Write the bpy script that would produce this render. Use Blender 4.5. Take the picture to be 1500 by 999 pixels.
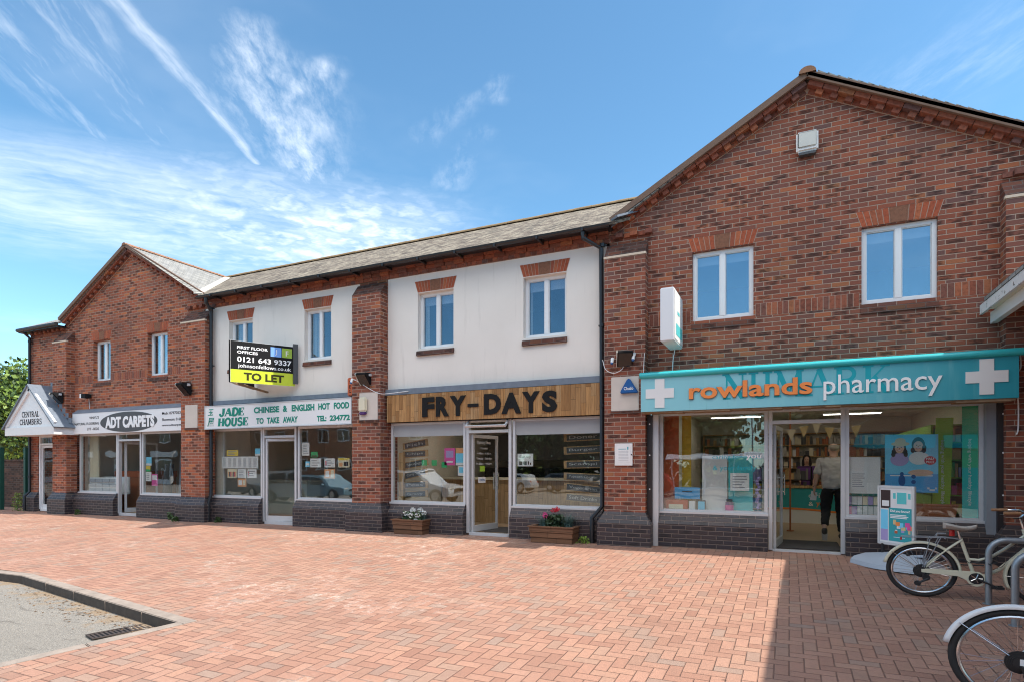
import bpy, bmesh, math, random
from mathutils import Vector, Matrix
R = math.radians
rng = random.Random(7)
for o in list(bpy.data.objects): bpy.data.objects.remove(o, do_unlink=True)
scene = bpy.context.scene
COL = scene.collection
PI = math.pi

# ------------------------------------------------------------------ camera
EYE = Vector((0, -10.39, 1.48)); YAW = 25.16
cam_d = bpy.data.cameras.new('camera'); cam = bpy.data.objects.new('camera', cam_d); COL.objects.link(cam)
cam.location = EYE; cam.rotation_euler = (R(90), 0, R(YAW))
cam_d.sensor_fit = 'HORIZONTAL'; cam_d.sensor_width = 36; cam_d.lens = 36 * 864.4 / 1500
cam_d.shift_y = (680.2 - 499.5) / 1500; cam_d.clip_end = 2000; cam_d.clip_start = .05
scene.camera = cam
# ------------------------------------------------------------------ exposure
scene.view_settings.view_transform = 'Standard'; scene.view_settings.look = 'None'
scene.view_settings.exposure = 0.98; scene.view_settings.gamma = 1
scene.view_settings.use_curve_mapping = False
scene.render.engine = 'CYCLES'
scene.cycles.max_bounces = 8; scene.cycles.transparent_max_bounces = 12; scene.cycles.caustics_reflective = False
scene.cycles.sample_clamp_indirect = 6; scene.cycles.filter_width = 1.1
# ------------------------------------------------------------------ node expression helper
class E:
    def __init__(s, nt, v): s.nt = nt; s.v = v
    def m(s, op, *a):
        n = s.nt.nodes.new('ShaderNodeMath'); n.operation = op
        for i, x in enumerate((s,) + a):
            x = x.v if isinstance(x, E) else x
            if isinstance(x, (int, float)): n.inputs[i].default_value = x
            else: s.nt.links.new(x, n.inputs[i])
        return E(s.nt, n.outputs[0])
    def __add__(s, o): return s.m('ADD', o)
    def __radd__(s, o): return s.m('ADD', o)
    def __sub__(s, o): return s.m('SUBTRACT', o)
    def __rsub__(s, o): return E(s.nt, float(o)).m('SUBTRACT', s)
    def __mul__(s, o): return s.m('MULTIPLY', o)
    def __rmul__(s, o): return s.m('MULTIPLY', o)
    def __truediv__(s, o): return s.m('DIVIDE', o)
    def fl(s): return s.m('FLOOR')
    def fr(s): return s.m('FRACT')
    def mod(s, o): return s.m('FLOORED_MODULO', o)
    def lt(s, o): return s.m('LESS_THAN', o)
    def gt(s, o): return s.m('GREATER_THAN', o)
    def mn(s, o): return s.m('MINIMUM', o)
    def mx(s, o): return s.m('MAXIMUM', o)
    def ab(s): return s.m('ABSOLUTE')
    def pw(s, o): return s.m('POWER', o)
    def sqrt(s): return s.m('SQRT')
    def cl(s): return s.mx(0.0).mn(1.0)
    def rng(s, a, b): return ((s - a) / (b - a)).cl()          # linear ramp a..b -> 0..1
    def sm(s, a, b):
        t = s.rng(a, b); return t * t * (3.0 - t * 2.0)
class NT:
    def __init__(s, nt): s.nt = nt; s.n = nt.nodes; s.l = nt.links
    def node(s, t, **k):
        n = s.n.new(t)
        for a, b in k.items(): setattr(n, a, b)
        return n
    def put(s, inp, v):
        if isinstance(v, E): v = v.v
        if isinstance(v, (int, float)): inp.default_value = v
        elif isinstance(v, (tuple, list)): inp.default_value = (*v, 1)[:4] if inp.type == 'RGBA' else v
        else: s.l.new(v, inp)
    def pos(s):
        g = s.node('ShaderNodeNewGeometry'); q = s.node('ShaderNodeSeparateXYZ'); s.l.new(g.outputs['Position'], q.inputs[0])
        w = s.node('ShaderNodeSeparateXYZ'); s.l.new(g.outputs['True Normal'], w.inputs[0])
        s.island = E(s.nt, g.outputs['Random Per Island'])
        return [E(s.nt, q.outputs[i]) for i in range(3)], [E(s.nt, w.outputs[i]) for i in range(3)]
    def obj(s):
        g = s.node('ShaderNodeTexCoord'); q = s.node('ShaderNodeSeparateXYZ'); s.l.new(g.outputs['Object'], q.inputs[0])
        return [E(s.nt, q.outputs[i]) for i in range(3)]
    def comb(s, x, y, z=0.0):
        c = s.node('ShaderNodeCombineXYZ')
        for i, v in enumerate((x, y, z)): s.put(c.inputs[i], v)
        return c.outputs[0]
    def noise(s, vec, scale=1, detail=3, rough=.55):
        n = s.node('ShaderNodeTexNoise'); n.inputs['Scale'].default_value = scale; n.inputs['Detail'].default_value = detail
        n.inputs['Roughness'].default_value = rough; s.l.new(vec, n.inputs['Vector']); return E(s.nt, n.outputs[0])
    def white(s, vec):
        n = s.node('ShaderNodeTexWhiteNoise'); s.l.new(vec, n.inputs['Vector']); return E(s.nt, n.outputs[0])
    def voro(s, vec, scale):
        n = s.node('ShaderNodeTexVoronoi'); n.inputs['Scale'].default_value = scale; s.l.new(vec, n.inputs['Vector']); return E(s.nt, n.outputs['Distance'])
    def ramp(s, f, stops, const=False):
        n = s.node('ShaderNodeValToRGB'); s.put(n.inputs[0], f); el = n.color_ramp.elements
        n.color_ramp.interpolation = 'CONSTANT' if const else 'LINEAR'
        while len(el) < len(stops): el.new(.5)
        for e, (p, c) in zip(el, stops): e.position = p; e.color = (*c, 1)
        return n.outputs[0]
    def mix(s, f, a, b, mode='MIX'):
        n = s.node('ShaderNodeMix', data_type='RGBA', blend_type=mode)
        s.put(n.inputs[0], f); s.put(n.inputs[6], a); s.put(n.inputs[7], b); return n.outputs[2]
    def bump(s, h, d=.01, st=1):
        b = s.node('ShaderNodeBump'); b.inputs['Distance'].default_value = d; b.inputs['Strength'].default_value = st
        s.put(b.inputs['Height'], h); return b.outputs[0]
    def out(s, col, rough=.8, normal=None, metal=0, spec=.5, **k):
        p = s.node('ShaderNodeBsdfPrincipled'); s.put(p.inputs['Base Color'], col); s.put(p.inputs['Roughness'], rough)
        s.put(p.inputs['Metallic'], metal); s.put(p.inputs['Specular IOR Level'], spec)
        for a, b in k.items(): s.put(p.inputs[a.replace('_', ' ')], b)
        if normal is not None: s.l.new(normal, p.inputs['Normal'])
        o = s.node('ShaderNodeOutputMaterial'); s.l.new(p.outputs[0], o.inputs[0]); return p
def newmat(name):
    m = bpy.data.materials.new(name); m.use_nodes = True; m.node_tree.nodes.clear(); return m, NT(m.node_tree)
# ------------------------------------------------------------------ sky and clouds
SUN = Vector((.67, .045, 1)).normalized()
world = bpy.data.worlds.new('World'); scene.world = world; world.use_nodes = True
wt = world.node_tree; wt.nodes.clear(); w = NT(wt)
sky = w.node('ShaderNodeTexSky', sky_type='NISHITA'); sky.sun_disc = False
sky.sun_elevation = math.asin(SUN.z); sky.sun_rotation = math.atan2(SUN.x, SUN.y)
sky.altitude = 0; sky.air_density = 1.0; sky.dust_density = .3; sky.ozone_density = 1.0
tc = w.node('ShaderNodeTexCoord'); sp = w.node('ShaderNodeSeparateXYZ'); wt.links.new(tc.outputs['Generated'], sp.inputs[0])
dx, dy, dz = [E(wt, sp.outputs[i]) for i in range(3)]
zz = dz.mx(.06); u, v = dx / zz, dy / zz                       # a flat cloud layer seen from below
base = w.comb(u, v)
n1 = w.noise(base, 1.6, 4) - .5; n2 = w.noise(w.comb(u + 7.3, v + 2.1), 1.6, 4) - .5
n3 = w.noise(w.comb(u + 3.3, v + 9.1), 9, 4) - .5; n4 = w.noise(w.comb(u + 13.3, v + 5.1), 9, 4) - .5
uu, vv = u + n1 * .30 + n3 * .05, v + n2 * .30 + n4 * .05
def seg(ax, ay, bx, by, w0, w1, px=None, py=None):
    px = uu if px is None else px; py = vv if py is None else py
    L2 = (bx - ax) ** 2 + (by - ay) ** 2
    t = (((px - ax) * (bx - ax) + (py - ay) * (by - ay)) / L2).cl()
    ex = px - (t * (bx - ax) + ax); ey = py - (t * (by - ay) + ay)
    d = (ex * ex + ey * ey).sqrt() / (t * (w1 - w0) + w0)
    return 1.0 - d.sm(0.0, 1.0)
q = uu * .67 + vv * .74; s_ = uu * .74 - vv * .67
flak = 1.0 - w.voro(w.comb(uu + n3 * .25, vv + n4 * .25), 11).sm(.05, .75)
fib = w.noise(w.comb(q * 1.2, s_ * 7.0), 2.2, 5, .6)
band = (0.0 - s_).sm(1.98, 2.5) * (1.0 - (0.0 - s_).sm(2.85, 3.75)) * (1.0 - q.sm(.45, 1.05)) * q.sm(-2.6, -.9)
bandtex = (flak * q.sm(-.9, .4) * .45 + fib * .7 + w.noise(base, 3.2, 6, .6) * .75 - .40).cl()
cl = band * bandtex * .92
ul, vl = u + n1 * .05 + n3 * .035, v + n2 * .05 + n4 * .035
uw, vw = u + n1 * .16 + n3 * .07, v + n2 * .16 + n4 * .07
def streaks(du, dv, fine, long_, seed=0.0):         # fibres running along (du, dv)
    return w.noise(w.comb((u * dv - v * du) * fine + n3 * .5 + seed, (u * du + v * dv) * long_, seed), 1.0, 6, .66)
st1 = streaks(-.41, .91, 26.0, 4.0); st2 = streaks(.56, -.83, 15.0, 4.5, 3.0); st3 = streaks(-.6, .8, 15.0, 2.2, 8.0)
trail = seg(-1.26, .66, -1.43, 1.09, .075, .055, ul, vl).mx(seg(-1.43, 1.09, -1.52, 1.27, .055, .045, ul, vl)).mx(seg(-1.52, 1.27, -1.60, 1.42, .045, .03, ul, vl))
cl = cl.mx(trail.pw(2.0) * st1.sm(.15, .8) * .62)
fan = seg(-1.50, 1.56, -1.28, 1.22, .17, .27, uw, vw).mx(seg(-1.28, 1.24, -1.12, .97, .27, .10, uw, vw)).mx(seg(-1.28, 1.24, -1.06, 1.17, .2, .09, uw, vw))
cl = cl.mx(fan.pw(1.4) * st2.sm(.3, .85) * .8)
wisp = seg(-1.38, .64, -1.76, 1.2, .2, .12, uw, vw).mx(seg(-1.6, .6, -1.88, 1.08, .2, .12, uw, vw))
cl = cl.mx(wisp.pw(1.3) * st3.sm(.42, .85) * .5)
small = seg(-.66, 1.37, -.71, 1.44, .05, .05, uw, vw).mx(seg(-.74, 1.42, -1.0, 1.52, .05, .10, uw, vw) * .8).mx(seg(.6, 1.6, .1, 2.1, .35, .3, uw, vw) * .6).mx(seg(-.82, 1.58, -1.1, 1.8, .08, .14, uw, vw) * .8)
cl = cl.mx(small.pw(1.5) * st2.sm(.35, .85) * .42)
veil = w.noise(w.comb(uu * .7, vv * .7), .9, 5, .6).sm(.48, .8) * .16          # thin haze of cirrus elsewhere
cl = (cl.mx(veil) * dz.sm(.02, .14)).cl()
lowpale = (1.0 - dz.sm(.0, .36)) * .22
skyc = w.mix(1.0, sky.outputs[0], (.60, .87, .92), 'MULTIPLY')
skyc = w.mix(lowpale, skyc, (3.6, 5.4, 7.0))
skyc = w.mix(cl * .85, skyc, (6.0, 6.3, 6.6))
# unseen bright cloud added high behind the viewer to fill the shaded fronts
fill_cloud = (0.0 - dy).sm(.12, .45) * dz.sm(.50, .66) * (1.0 - dz.sm(.9, .97)) * w.noise(w.comb(u, v), 2.2, 5, .6).sm(.3, .62)
skyc = w.mix(fill_cloud, skyc, (17.5, 16.8, 15.6))
bg = w.node('ShaderNodeBackground'); wt.links.new(skyc, bg.inputs[0]); bg.inputs[1].default_value = .13
wo = w.node('ShaderNodeOutputWorld'); wt.links.new(bg.outputs[0], wo.inputs[0])
# ------------------------------------------------------------------ sun
sd = bpy.data.lights.new('sun', 'SUN'); sd.energy = 3.35; sd.angle = R(.53); sd.color = (1, .93, .83)
so = bpy.data.objects.new('sun', sd); COL.objects.link(so); so.rotation_euler = SUN.to_track_quat('Z', 'Y').to_euler(); so.location = (20, 0, 30)
# ------------------------------------------------------------------ mesh builder
class MB:
    def __init__(s): s.v = []; s.f = []; s.mi = []; s.m = 0; s.T = None
    def pt(s, p):
        p = Vector(p); s.v.append(s.T @ p if s.T else p); return len(s.v) - 1
    def face(s, pts):
        s.f.append([s.pt(p) for p in pts]); s.mi.append(s.m)
    def raw(s, vs, fs):
        o = len(s.v)
        for p in vs: s.pt(p)
        for f in fs: s.f.append([o + i for i in f]); s.mi.append(s.m)
    def box(s, x0, x1, y0, y1, z0, z1):
        s.raw([(x0,y0,z0),(x1,y0,z0),(x1,y1,z0),(x0,y1,z0),(x0,y0,z1),(x1,y0,z1),(x1,y1,z1),(x0,y1,z1)],
              [(0,3,2,1),(4,5,6,7),(0,1,5,4),(1,2,6,5),(2,3,7,6),(3,0,4,7)]); return s
    def prism(s, poly, ax, a0, a1):
        """poly 2D; ax 'y': poly=(x,z); 'x': poly=(y,z); 'z': poly=(x,y)"""
        def P(p, a): return {'y': (p[0], a, p[1]), 'x': (a, p[0], p[1]), 'z': (p[0], p[1], a)}[ax]
        n = len(poly); vs = [P(p, a0) for p in poly] + [P(p, a1) for p in poly]
        ar = sum(poly[i][0] * poly[(i+1) % n][1] - poly[(i+1) % n][0] * poly[i][1] for i in range(n))
        if (ar < 0) != (ax == 'y'): flip = True
        else: flip = False
        fs = [tuple(range(n-1, -1, -1)), tuple(range(n, 2*n))] + [(i, (i+1) % n, n + (i+1) % n, n + i) for i in range(n)]
        if flip: fs = [tuple(reversed(f)) for f in fs]
        s.raw(vs, fs); return s
    def beam(s, a, b, wd, ht, up=(0,0,1)):
        a = Vector(a); b = Vector(b); d = (b - a).normalized(); x = d.cross(Vector(up)).normalized(); z = x.cross(d)
        vs = [p + x * i * wd / 2 + z * j * ht / 2 for p in (a, b) for i, j in ((-1,-1),(1,-1),(1,1),(-1,1))]
        s.raw(vs, [(0,1,2,3),(7,6,5,4),(4,5,1,0),(5,6,2,1),(6,7,3,2),(7,4,0,3)]); return s
    def tube(s, pts, r, n=8, cap=True, closed=False):
        pts = [Vector(p) for p in pts]; rs = r if isinstance(r, (list, tuple)) else [r] * len(pts)
        o = len(s.v); prev = None; k = len(pts)
        for i, p in enumerate(pts):
            if closed: t = (pts[(i+1) % k] - pts[i-1]).normalized()
            else: t = (pts[min(i+1, k-1)] - pts[max(i-1, 0)]).normalized()
            if prev is None:
                a = Vector((0,0,1)) if abs(t.z) < .9 else Vector((1,0,0)); x = t.cross(a).normalized()
            else: x = (prev - t * prev.dot(t)).normalized()
            prev = x; y = t.cross(x)
            for j in range(n):
                an = 2*PI*j/n; s.pt(p + (x * math.cos(an) + y * math.sin(an)) * rs[i])
        for i in range(k if closed else k - 1):
            for j in range(n):
                a = o + i*n + j; b = o + i*n + (j+1) % n; i2 = (i+1) % k
                s.f.append([a, b, o + i2*n + (j+1) % n, o + i2*n + j]); s.mi.append(s.m)
        if cap and not closed:
            s.f.append([o + j for j in range(n-1, -1, -1)]); s.mi.append(s.m)
            s.f.append([o + (k-1)*n + j for j in range(n)]); s.mi.append(s.m)
        return s
    def cyl(s, a, b, r0, r1=None, n=14): return s.tube([a, b], [r0, r0 if r1 is None else r1], n)
    def ball(s, c, rx, ry=None, rz=None, n=10, m=7):
        ry = ry or rx; rz = rz or rx; c = Vector(c); o = len(s.v)
        for i in range(m + 1):
            th = PI * i / m
            for j in range(n):
                ph = 2*PI*j/n; s.pt(c + Vector((rx*math.sin(th)*math.cos(ph), ry*math.sin(th)*math.sin(ph), rz*math.cos(th))))
        for i in range(m):
            for j in range(n):
                s.f.append([o+i*n+j, o+(i+1)*n+j, o+(i+1)*n+(j+1) % n, o+i*n+(j+1) % n]); s.mi.append(s.m)
        return s
    def leaf(s, c, size, r, up=None):
        d = Vector((r.gauss(0,1), r.gauss(0,1), r.gauss(0,.7))).normalized(); a = d.cross(Vector((r.gauss(0,1), r.gauss(0,1), r.gauss(0,1)))).normalized()
        b = d.cross(a); c = Vector(c); k = size * r.uniform(.6, 1.25)
        s.face([c - a*k*.5, c + b*k*.32, c + a*k*.5, c - b*k*.32])
    def build(s, name, mats, parent=None, local=False, smooth=False, bevel=0):
        me = bpy.data.meshes.new(name); off = Vector()
        if parent is not None and not local:
            p = parent
            while p: off += p.location; p = p.parent
        me.from_pydata([tuple(v - off) for v in s.v], [], s.f)
        for m in (mats if isinstance(mats, (list, tuple)) else [mats]): me.materials.append(m)
        me.polygons.foreach_set('material_index', s.mi)
        if smooth: me.polygons.foreach_set('use_smooth', [True] * len(s.f))
        me.update(); o = bpy.data.objects.new(name, me); COL.objects.link(o); o.parent = parent
        if bevel:
            bm = bmesh.new(); bm.from_mesh(me); bmesh.ops.remove_doubles(bm, verts=bm.verts, dist=1e-5)
            bmesh.ops.bevel(bm, geom=[e for e in bm.edges if len(e.link_faces) == 2 and e.calc_face_angle(0) > .5], offset=bevel, segments=2, affect='EDGES', clamp_overlap=True)
            bm.to_mesh(me); bm.free()
        if smooth:
            try: me.set_sharp_from_angle(angle=R(38))
            except Exception: pass
        return o
def tag(o, label, cat, group=None):
    o['label'] = label; o['category'] = cat
    if group: o['group'] = group
    return o
def thing(name, loc, label, cat, group=None, rz=0):
    o = bpy.data.objects.new(name, None); COL.objects.link(o); o.location = loc; o.rotation_euler = (0, 0, rz); o.empty_display_size = .2
    return tag(o, label, cat, group)
def kind(o, k): o['kind'] = k; return o
def zg(x, y):
    xx = max(-25, min(6, x)); yy = max(-12, min(0, y)); return .055 + .0045*xx + .00008*xx*xx + .04*yy
# ------------------------------------------------------------------ lettering
def text_mesh(body, bold=0., shear=0., spacing=1.):
    cu = bpy.data.curves.new('lettering', 'FONT'); cu.body = body; cu.offset = bold; cu.shear = shear; cu.space_character = spacing
    cu.extrude = .5; cu.resolution_u = 3; cu.align_x = 'LEFT'
    ob = bpy.data.objects.new('lettering', cu); COL.objects.link(ob)
    dg = bpy.context.evaluated_depsgraph_get(); me = bpy.data.meshes.new_from_object(ob.evaluated_get(dg))
    vs = [v.co.copy() for v in me.vertices]; fs = [tuple(p.vertices) for p in me.polygons]
    bpy.data.objects.remove(ob); bpy.data.curves.remove(cu); bpy.data.meshes.remove(me)
    return vs, fs
def text_into(mb, body, a0, a1, b0, b1, bold=0., depth=.004, frame=None, y=0, shear=0., spacing=1., cut=None):
    """fit lettering into the rectangle a0..a1 x b0..b1 of a plane; frame=(origin,u,v,n) or the wall plane facing -y at y"""
    vs, fs = text_mesh(body, bold, shear, spacing)
    x0 = min(p.x for p in vs); x1 = max(p.x for p in vs); y0 = min(p.y for p in vs); y1 = max(p.y for p in vs)
    O, U, V, N = frame if frame else (Vector((0, y, 0)), Vector((1,0,0)), Vector((0,0,1)), Vector((0,-1,0)))
    out = []
    for p in vs:
        a = a0 + (p.x - x0) / (x1 - x0) * (a1 - a0); b = b0 + (p.y - y0) / (y1 - y0) * (b1 - b0)
        out.append(O + U*a + V*b + N * (depth if p.z > 0 else 0.0005))
    mb.raw(out, fs)
def arc(cx, cy, rx, ry, a0, a1, n=10): return [(cx + rx*math.cos(R(a0 + (a1-a0)*i/n)), cy + ry*math.sin(R(a0 + (a1-a0)*i/n))) for i in range(n+1)]
def _gl(T, t):          # slab-serif capitals as strokes: (points, thickness)
    S = .07; h = T/2
    sf = lambda x, y, w=.2: ([(x - w, y), (x + w, y)], S)
    g = {
     'J': (.6, [([(.42,.95),(.42,.3)],T), (arc(.22,.28,.2,.25,0,-190),T*.8), sf(.42,.96)]),
     'A': (.86, [([(.08,.02),(.42,.98)],t), ([(.42,.98),(.76,.02)],T), ([(.2,.33),(.66,.33)],t), sf(.1,.03,.13), sf(.75,.03,.16)]),
     'D': (.8, [([(.2,.02),(.2,.98)],T), ([(.2,.96),(.4,.96)]+arc(.4,.5,.34,.46,90,-90,12)+[(.2,.04)],T*.85), sf(.17,.96,.15), sf(.17,.04,.15)]),
     'E': (.74, [([(.2,.02),(.2,.98)],T), ([(.04,.96),(.64,.96)],S), ([(.04,.04),(.68,.04)],S), ([(.2,.5),(.5,.5)],t), ([(.64,.99),(.64,.72)],S), ([(.68,.01),(.68,.28)],S), ([(.5,.64),(.5,.36)],S)]),
     'H': (.92, [([(.2,.02),(.2,.98)],T), ([(.72,.02),(.72,.98)],T), ([(.2,.5),(.72,.5)],t), sf(.2,.96,.18), sf(.2,.04,.18), sf(.72,.96,.18), sf(.72,.04,.18)]),
     'O': (.84, [(arc(.42,.5,.32,.45,0,360,20),T*.85)]),
     'U': (.88, [([(.2,.97),(.2,.32)]+arc(.44,.32,.24,.28,180,360,10)+[(.68,.97)],T*.85), sf(.2,.96,.17), sf(.68,.96,.16)]),
     'S': (.68, [(arc(.33,.73,.23,.22,40,270,10)+arc(.33,.27,.25,.24,90,-140,10),T*.75), ([(.54,.98),(.54,.72)],S), ([(.09,.02),(.09,.28)],S)]),
     'N': (.9, [([(.16,.02),(.16,.98)],t), ([(.16,.96),(.72,.04)],T), ([(.72,.02),(.72,.98)],t), sf(.12,.96,.12), sf(.16,.04,.14), sf(.72,.96,.14)]),
     'M': (1.06, [([(.14,.02),(.18,.98)],t), ([(.18,.96),(.5,.1)],T), ([(.5,.1),(.82,.96)],t), ([(.84,.98),(.88,.02)],T), sf(.14,.04,.12), sf(.88,.04,.15), sf(.14,.96,.12), sf(.88,.96,.12)]),
     'R': (.88, [([(.2,.02),(.2,.98)],T), ([(.2,.96),(.42,.96)]+arc(.42,.73,.24,.23,90,-90,8)+[(.2,.5)],T*.75), ([(.42,.5),(.76,.03)],T), sf(.18,.96,.14), sf(.2,.04,.16), sf(.8,.03,.1)]),
     'K': (.9, [([(.2,.02),(.2,.98)],T), ([(.24,.42),(.7,.97)],t), ([(.36,.58),(.76,.03)],T), sf(.2,.96,.16), sf(.2,.04,.16), sf(.7,.96,.14), sf(.76,.04,.14)]),
     'C': (.76, [(arc(.42,.5,.32,.45,50,310,16),T*.8), ([(.64,.98),(.64,.7)],S)]),
     'T': (.76, [([(.38,.02),(.38,.98)],T), ([(.04,.96),(.72,.96)],S), ([(.06,.98),(.06,.74)],S), ([(.7,.98),(.7,.74)],S), sf(.38,.04,.16)]),
     'L': (.7, [([(.2,.02),(.2,.98)],T), ([(.04,.04),(.64,.04)],S), ([(.64,.02),(.64,.3)],S), sf(.2,.96,.16)]),
     'B': (.8, [([(.2,.02),(.2,.98)],T), ([(.2,.96),(.4,.96)]+arc(.4,.74,.22,.22,90,-90,8)+[(.2,.52)],T*.7), ([(.2,.52),(.42,.52)]+arc(.42,.28,.26,.24,90,-90,8)+[(.2,.04)],T*.75), sf(.16,.96,.12), sf(.16,.04,.12)]),
    }
    return g
def slab_into(mb, body, a0, a1, b0, b1, T=.2, t=.09, depth=.004, y=0, slant=0.):
    g = _gl(T, t); tot = sum(g[c][0] for c in body); x = 0; k = 0
    for c in body:
        wd, st = g[c]
        for pts, th in st:
            for i in range(len(pts) - 1):
                p = Vector((pts[i][0], pts[i][1])); q2 = Vector((pts[i+1][0], pts[i+1][1])); d = (q2 - p)
                if d.length < 1e-6: continue
                d.normalize(); n = Vector((-d.y, d.x)) * th / 2; e = d * (th * .12 if len(pts) > 2 else 0)
                cs = [p - e - n, q2 + e - n, q2 + e + n, p - e + n]; k += 1; dd = depth + (k % 37) * .00008
                mb.face([(a0 + (x + c2.x + slant*c2.y) / tot * (a1 - a0), y - dd, b0 + c2.y * (b1 - b0)) for c2 in cs])
        x += wd
# ------------------------------------------------------------------ materials
M = {}
def flat(name, col, rough=.6, metal=0, spec=.5, var=.06, scale=6, bump=0, **k):
    if name in M: return M[name]
    m, t = newmat(name); P, _ = t.pos(); vec = t.comb(*P); n = t.noise(vec, scale, 4)
    c = t.mix(n, tuple(x * (1 - var) for x in col), tuple(min(1, x * (1 + var)) for x in col))
    nb = t.bump(t.noise(vec, 90, 3), .004, bump) if bump else None
    t.out(c, rough, nb, metal, spec, **k); M[name] = m; return m
def wallcoords(t):
    P, N = t.pos(); sx = N[0].ab().gt(.6); flatz = N[2].ab().gt(.75)
    u = P[0] * (1.0 - sx) + P[1] * sx; v = P[2] * (1.0 - flatz) + P[1] * flatz
    return P, N, u, v
def brick(name, stops, mortar, soot=.0, burn=.75, bw=.2475, bh=.075, jt=.012, v0=.0, rough=.85, spec=.3):
    m, t = newmat(name); P, N, u, v = wallcoords(t); vec = t.comb(*P)
    wob = t.noise(vec, 14, 2) - .5
    v = v + v0 + wob * .006; u = u + wob * .006
    row = (v / bh).fl(); a = u / bw + row.mod(2.0) * .5 + t.white(t.comb(row, 3.0)) * .06; col = a.fl()
    fu = a.fr() * bw; fv = (v / bh).fr() * bh
    du = fu.mn(bw - fu); dv = fv.mn(bh - fv); d = du.mn(dv)
    mask = d.sm(jt * .5 - .002, jt * .5 + .0025)                      # 1 = brick face
    rnd = t.white(t.comb(col, row)); rnd2 = t.white(t.comb(col + 31.0, row + 7.0))
    c = t.ramp(rnd, stops)
    n = t.noise(t.comb(u * 9.0 + rnd2 * 50.0, v * 26.0 + rnd * 50.0), 1.0, 3)
    edge = (du / (bw * .5)).sm(.08, .55)
    c = t.mix(rnd2.gt(1 - burn * .62) * edge * n.sm(.3, .6) * .8, c, tuple(x * .28 + .006 for x in stops[0][1]))
    c = t.mix((t.noise(vec, 60, 3) - .5).ab() * .55, c, (.02, .015, .015))
    mc = t.mix(t.noise(vec, 3, 3), tuple(x * .7 for x in mortar), mortar)
    c = t.mix(mask, mc, c)
    big = t.noise(vec, .7, 4, .6)
    c = t.mix(big.sm(.45, .85) * .38, c, (.05, .035, .03))
    if soot: c = t.mix(t.noise(vec, 1.6, 4).sm(.35, .7) * soot, c, (.03, .022, .02))
    h = mask * .8 + t.noise(vec, 45, 3) * .35
    t.out(c, rough, t.bump(h, .012, .8), 0, spec); M[name] = m; return m
RED = [(0,(.145,.060,.044)),(.2,(.285,.085,.050)),(.4,(.335,.106,.060)),(.55,(.20,.084,.063)),(.7,(.305,.088,.050)),(.84,(.16,.082,.072)),(.94,(.43,.132,.060)),(1,(.325,.135,.067))]
brick('red brick', RED, (.48,.345,.27), burn=.5, jt=.0118)
brick('warm red brick', [(p,(min(1,c[0]*1.32),c[1]*1.22,c[2]*1.05)) for p,c in RED], (.48,.33,.25), burn=.42, jt=.0118)
brick('sooty brick', [(p,(c[0]*.62,c[1]*.7,c[2]*.75)) for p,c in RED], (.2,.15,.13), soot=.4)
brick('blue plinth brick', [(0,(.026,.023,.030)),(.4,(.042,.033,.038)),(.7,(.055,.038,.040)),(1,(.034,.035,.048))], (.19,.145,.125), burn=.2, rough=.45, spec=.5, v0=.02, jt=.013)
brick('old dark brick', [(0,(.07,.045,.035)),(.5,(.12,.07,.05)),(1,(.16,.08,.055))], (.16,.13,.11), soot=.5)
def unit(name, stops, rough=.8):
    m, t = newmat(name); P, _ = t.pos(); vec = t.comb(*P); c = t.ramp(t.island, stops)
    c = t.mix(t.noise(vec, 22, 4).sm(.4, .75) * .5, c, tuple(x * .4 for x in stops[0][1]))
    t.out(c, rough, t.bump(t.noise(vec, 60, 3), .006, .6), 0, .3); M[name] = m; return m
unit('brick unit', RED)
unit('rubbed brick', [(0,(.36,.085,.04)),(.6,(.44,.11,.05)),(.85,(.25,.075,.045)),(1,(.47,.14,.06))])
unit('keystone', [(0,(.22,.10,.06)),(1,(.27,.12,.07))])
unit('engineering brick', [(0,(.03,.028,.036)),(.5,(.05,.042,.05)),(1,(.07,.055,.06))], .45)
flat('mortar', (.46,.33,.26), .9, var=.15, scale=20)
# rendered wall: faint patches and grey dribbles
m, t = newmat('white render'); P, _ = t.pos(); vec = t.comb(*P)
c = t.mix(t.noise(vec, 1.3, 5), (.72,.675,.62), (.84,.795,.74))
c = t.mix(t.noise(t.comb(P[0]*9.0, P[1], P[2]*1.1), 1, 4).sm(.56, .8) * .22, c, (.42,.38,.34))
c = t.mix((1.0 - (P[2] - 3.1).rng(0, .35)) * t.noise(vec, 5, 4) * .3, c, (.4,.37,.33))
t.out(c, .9, t.bump(t.noise(vec, 130, 2), .004, .5), 0, .2); M['white render'] = m
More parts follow.
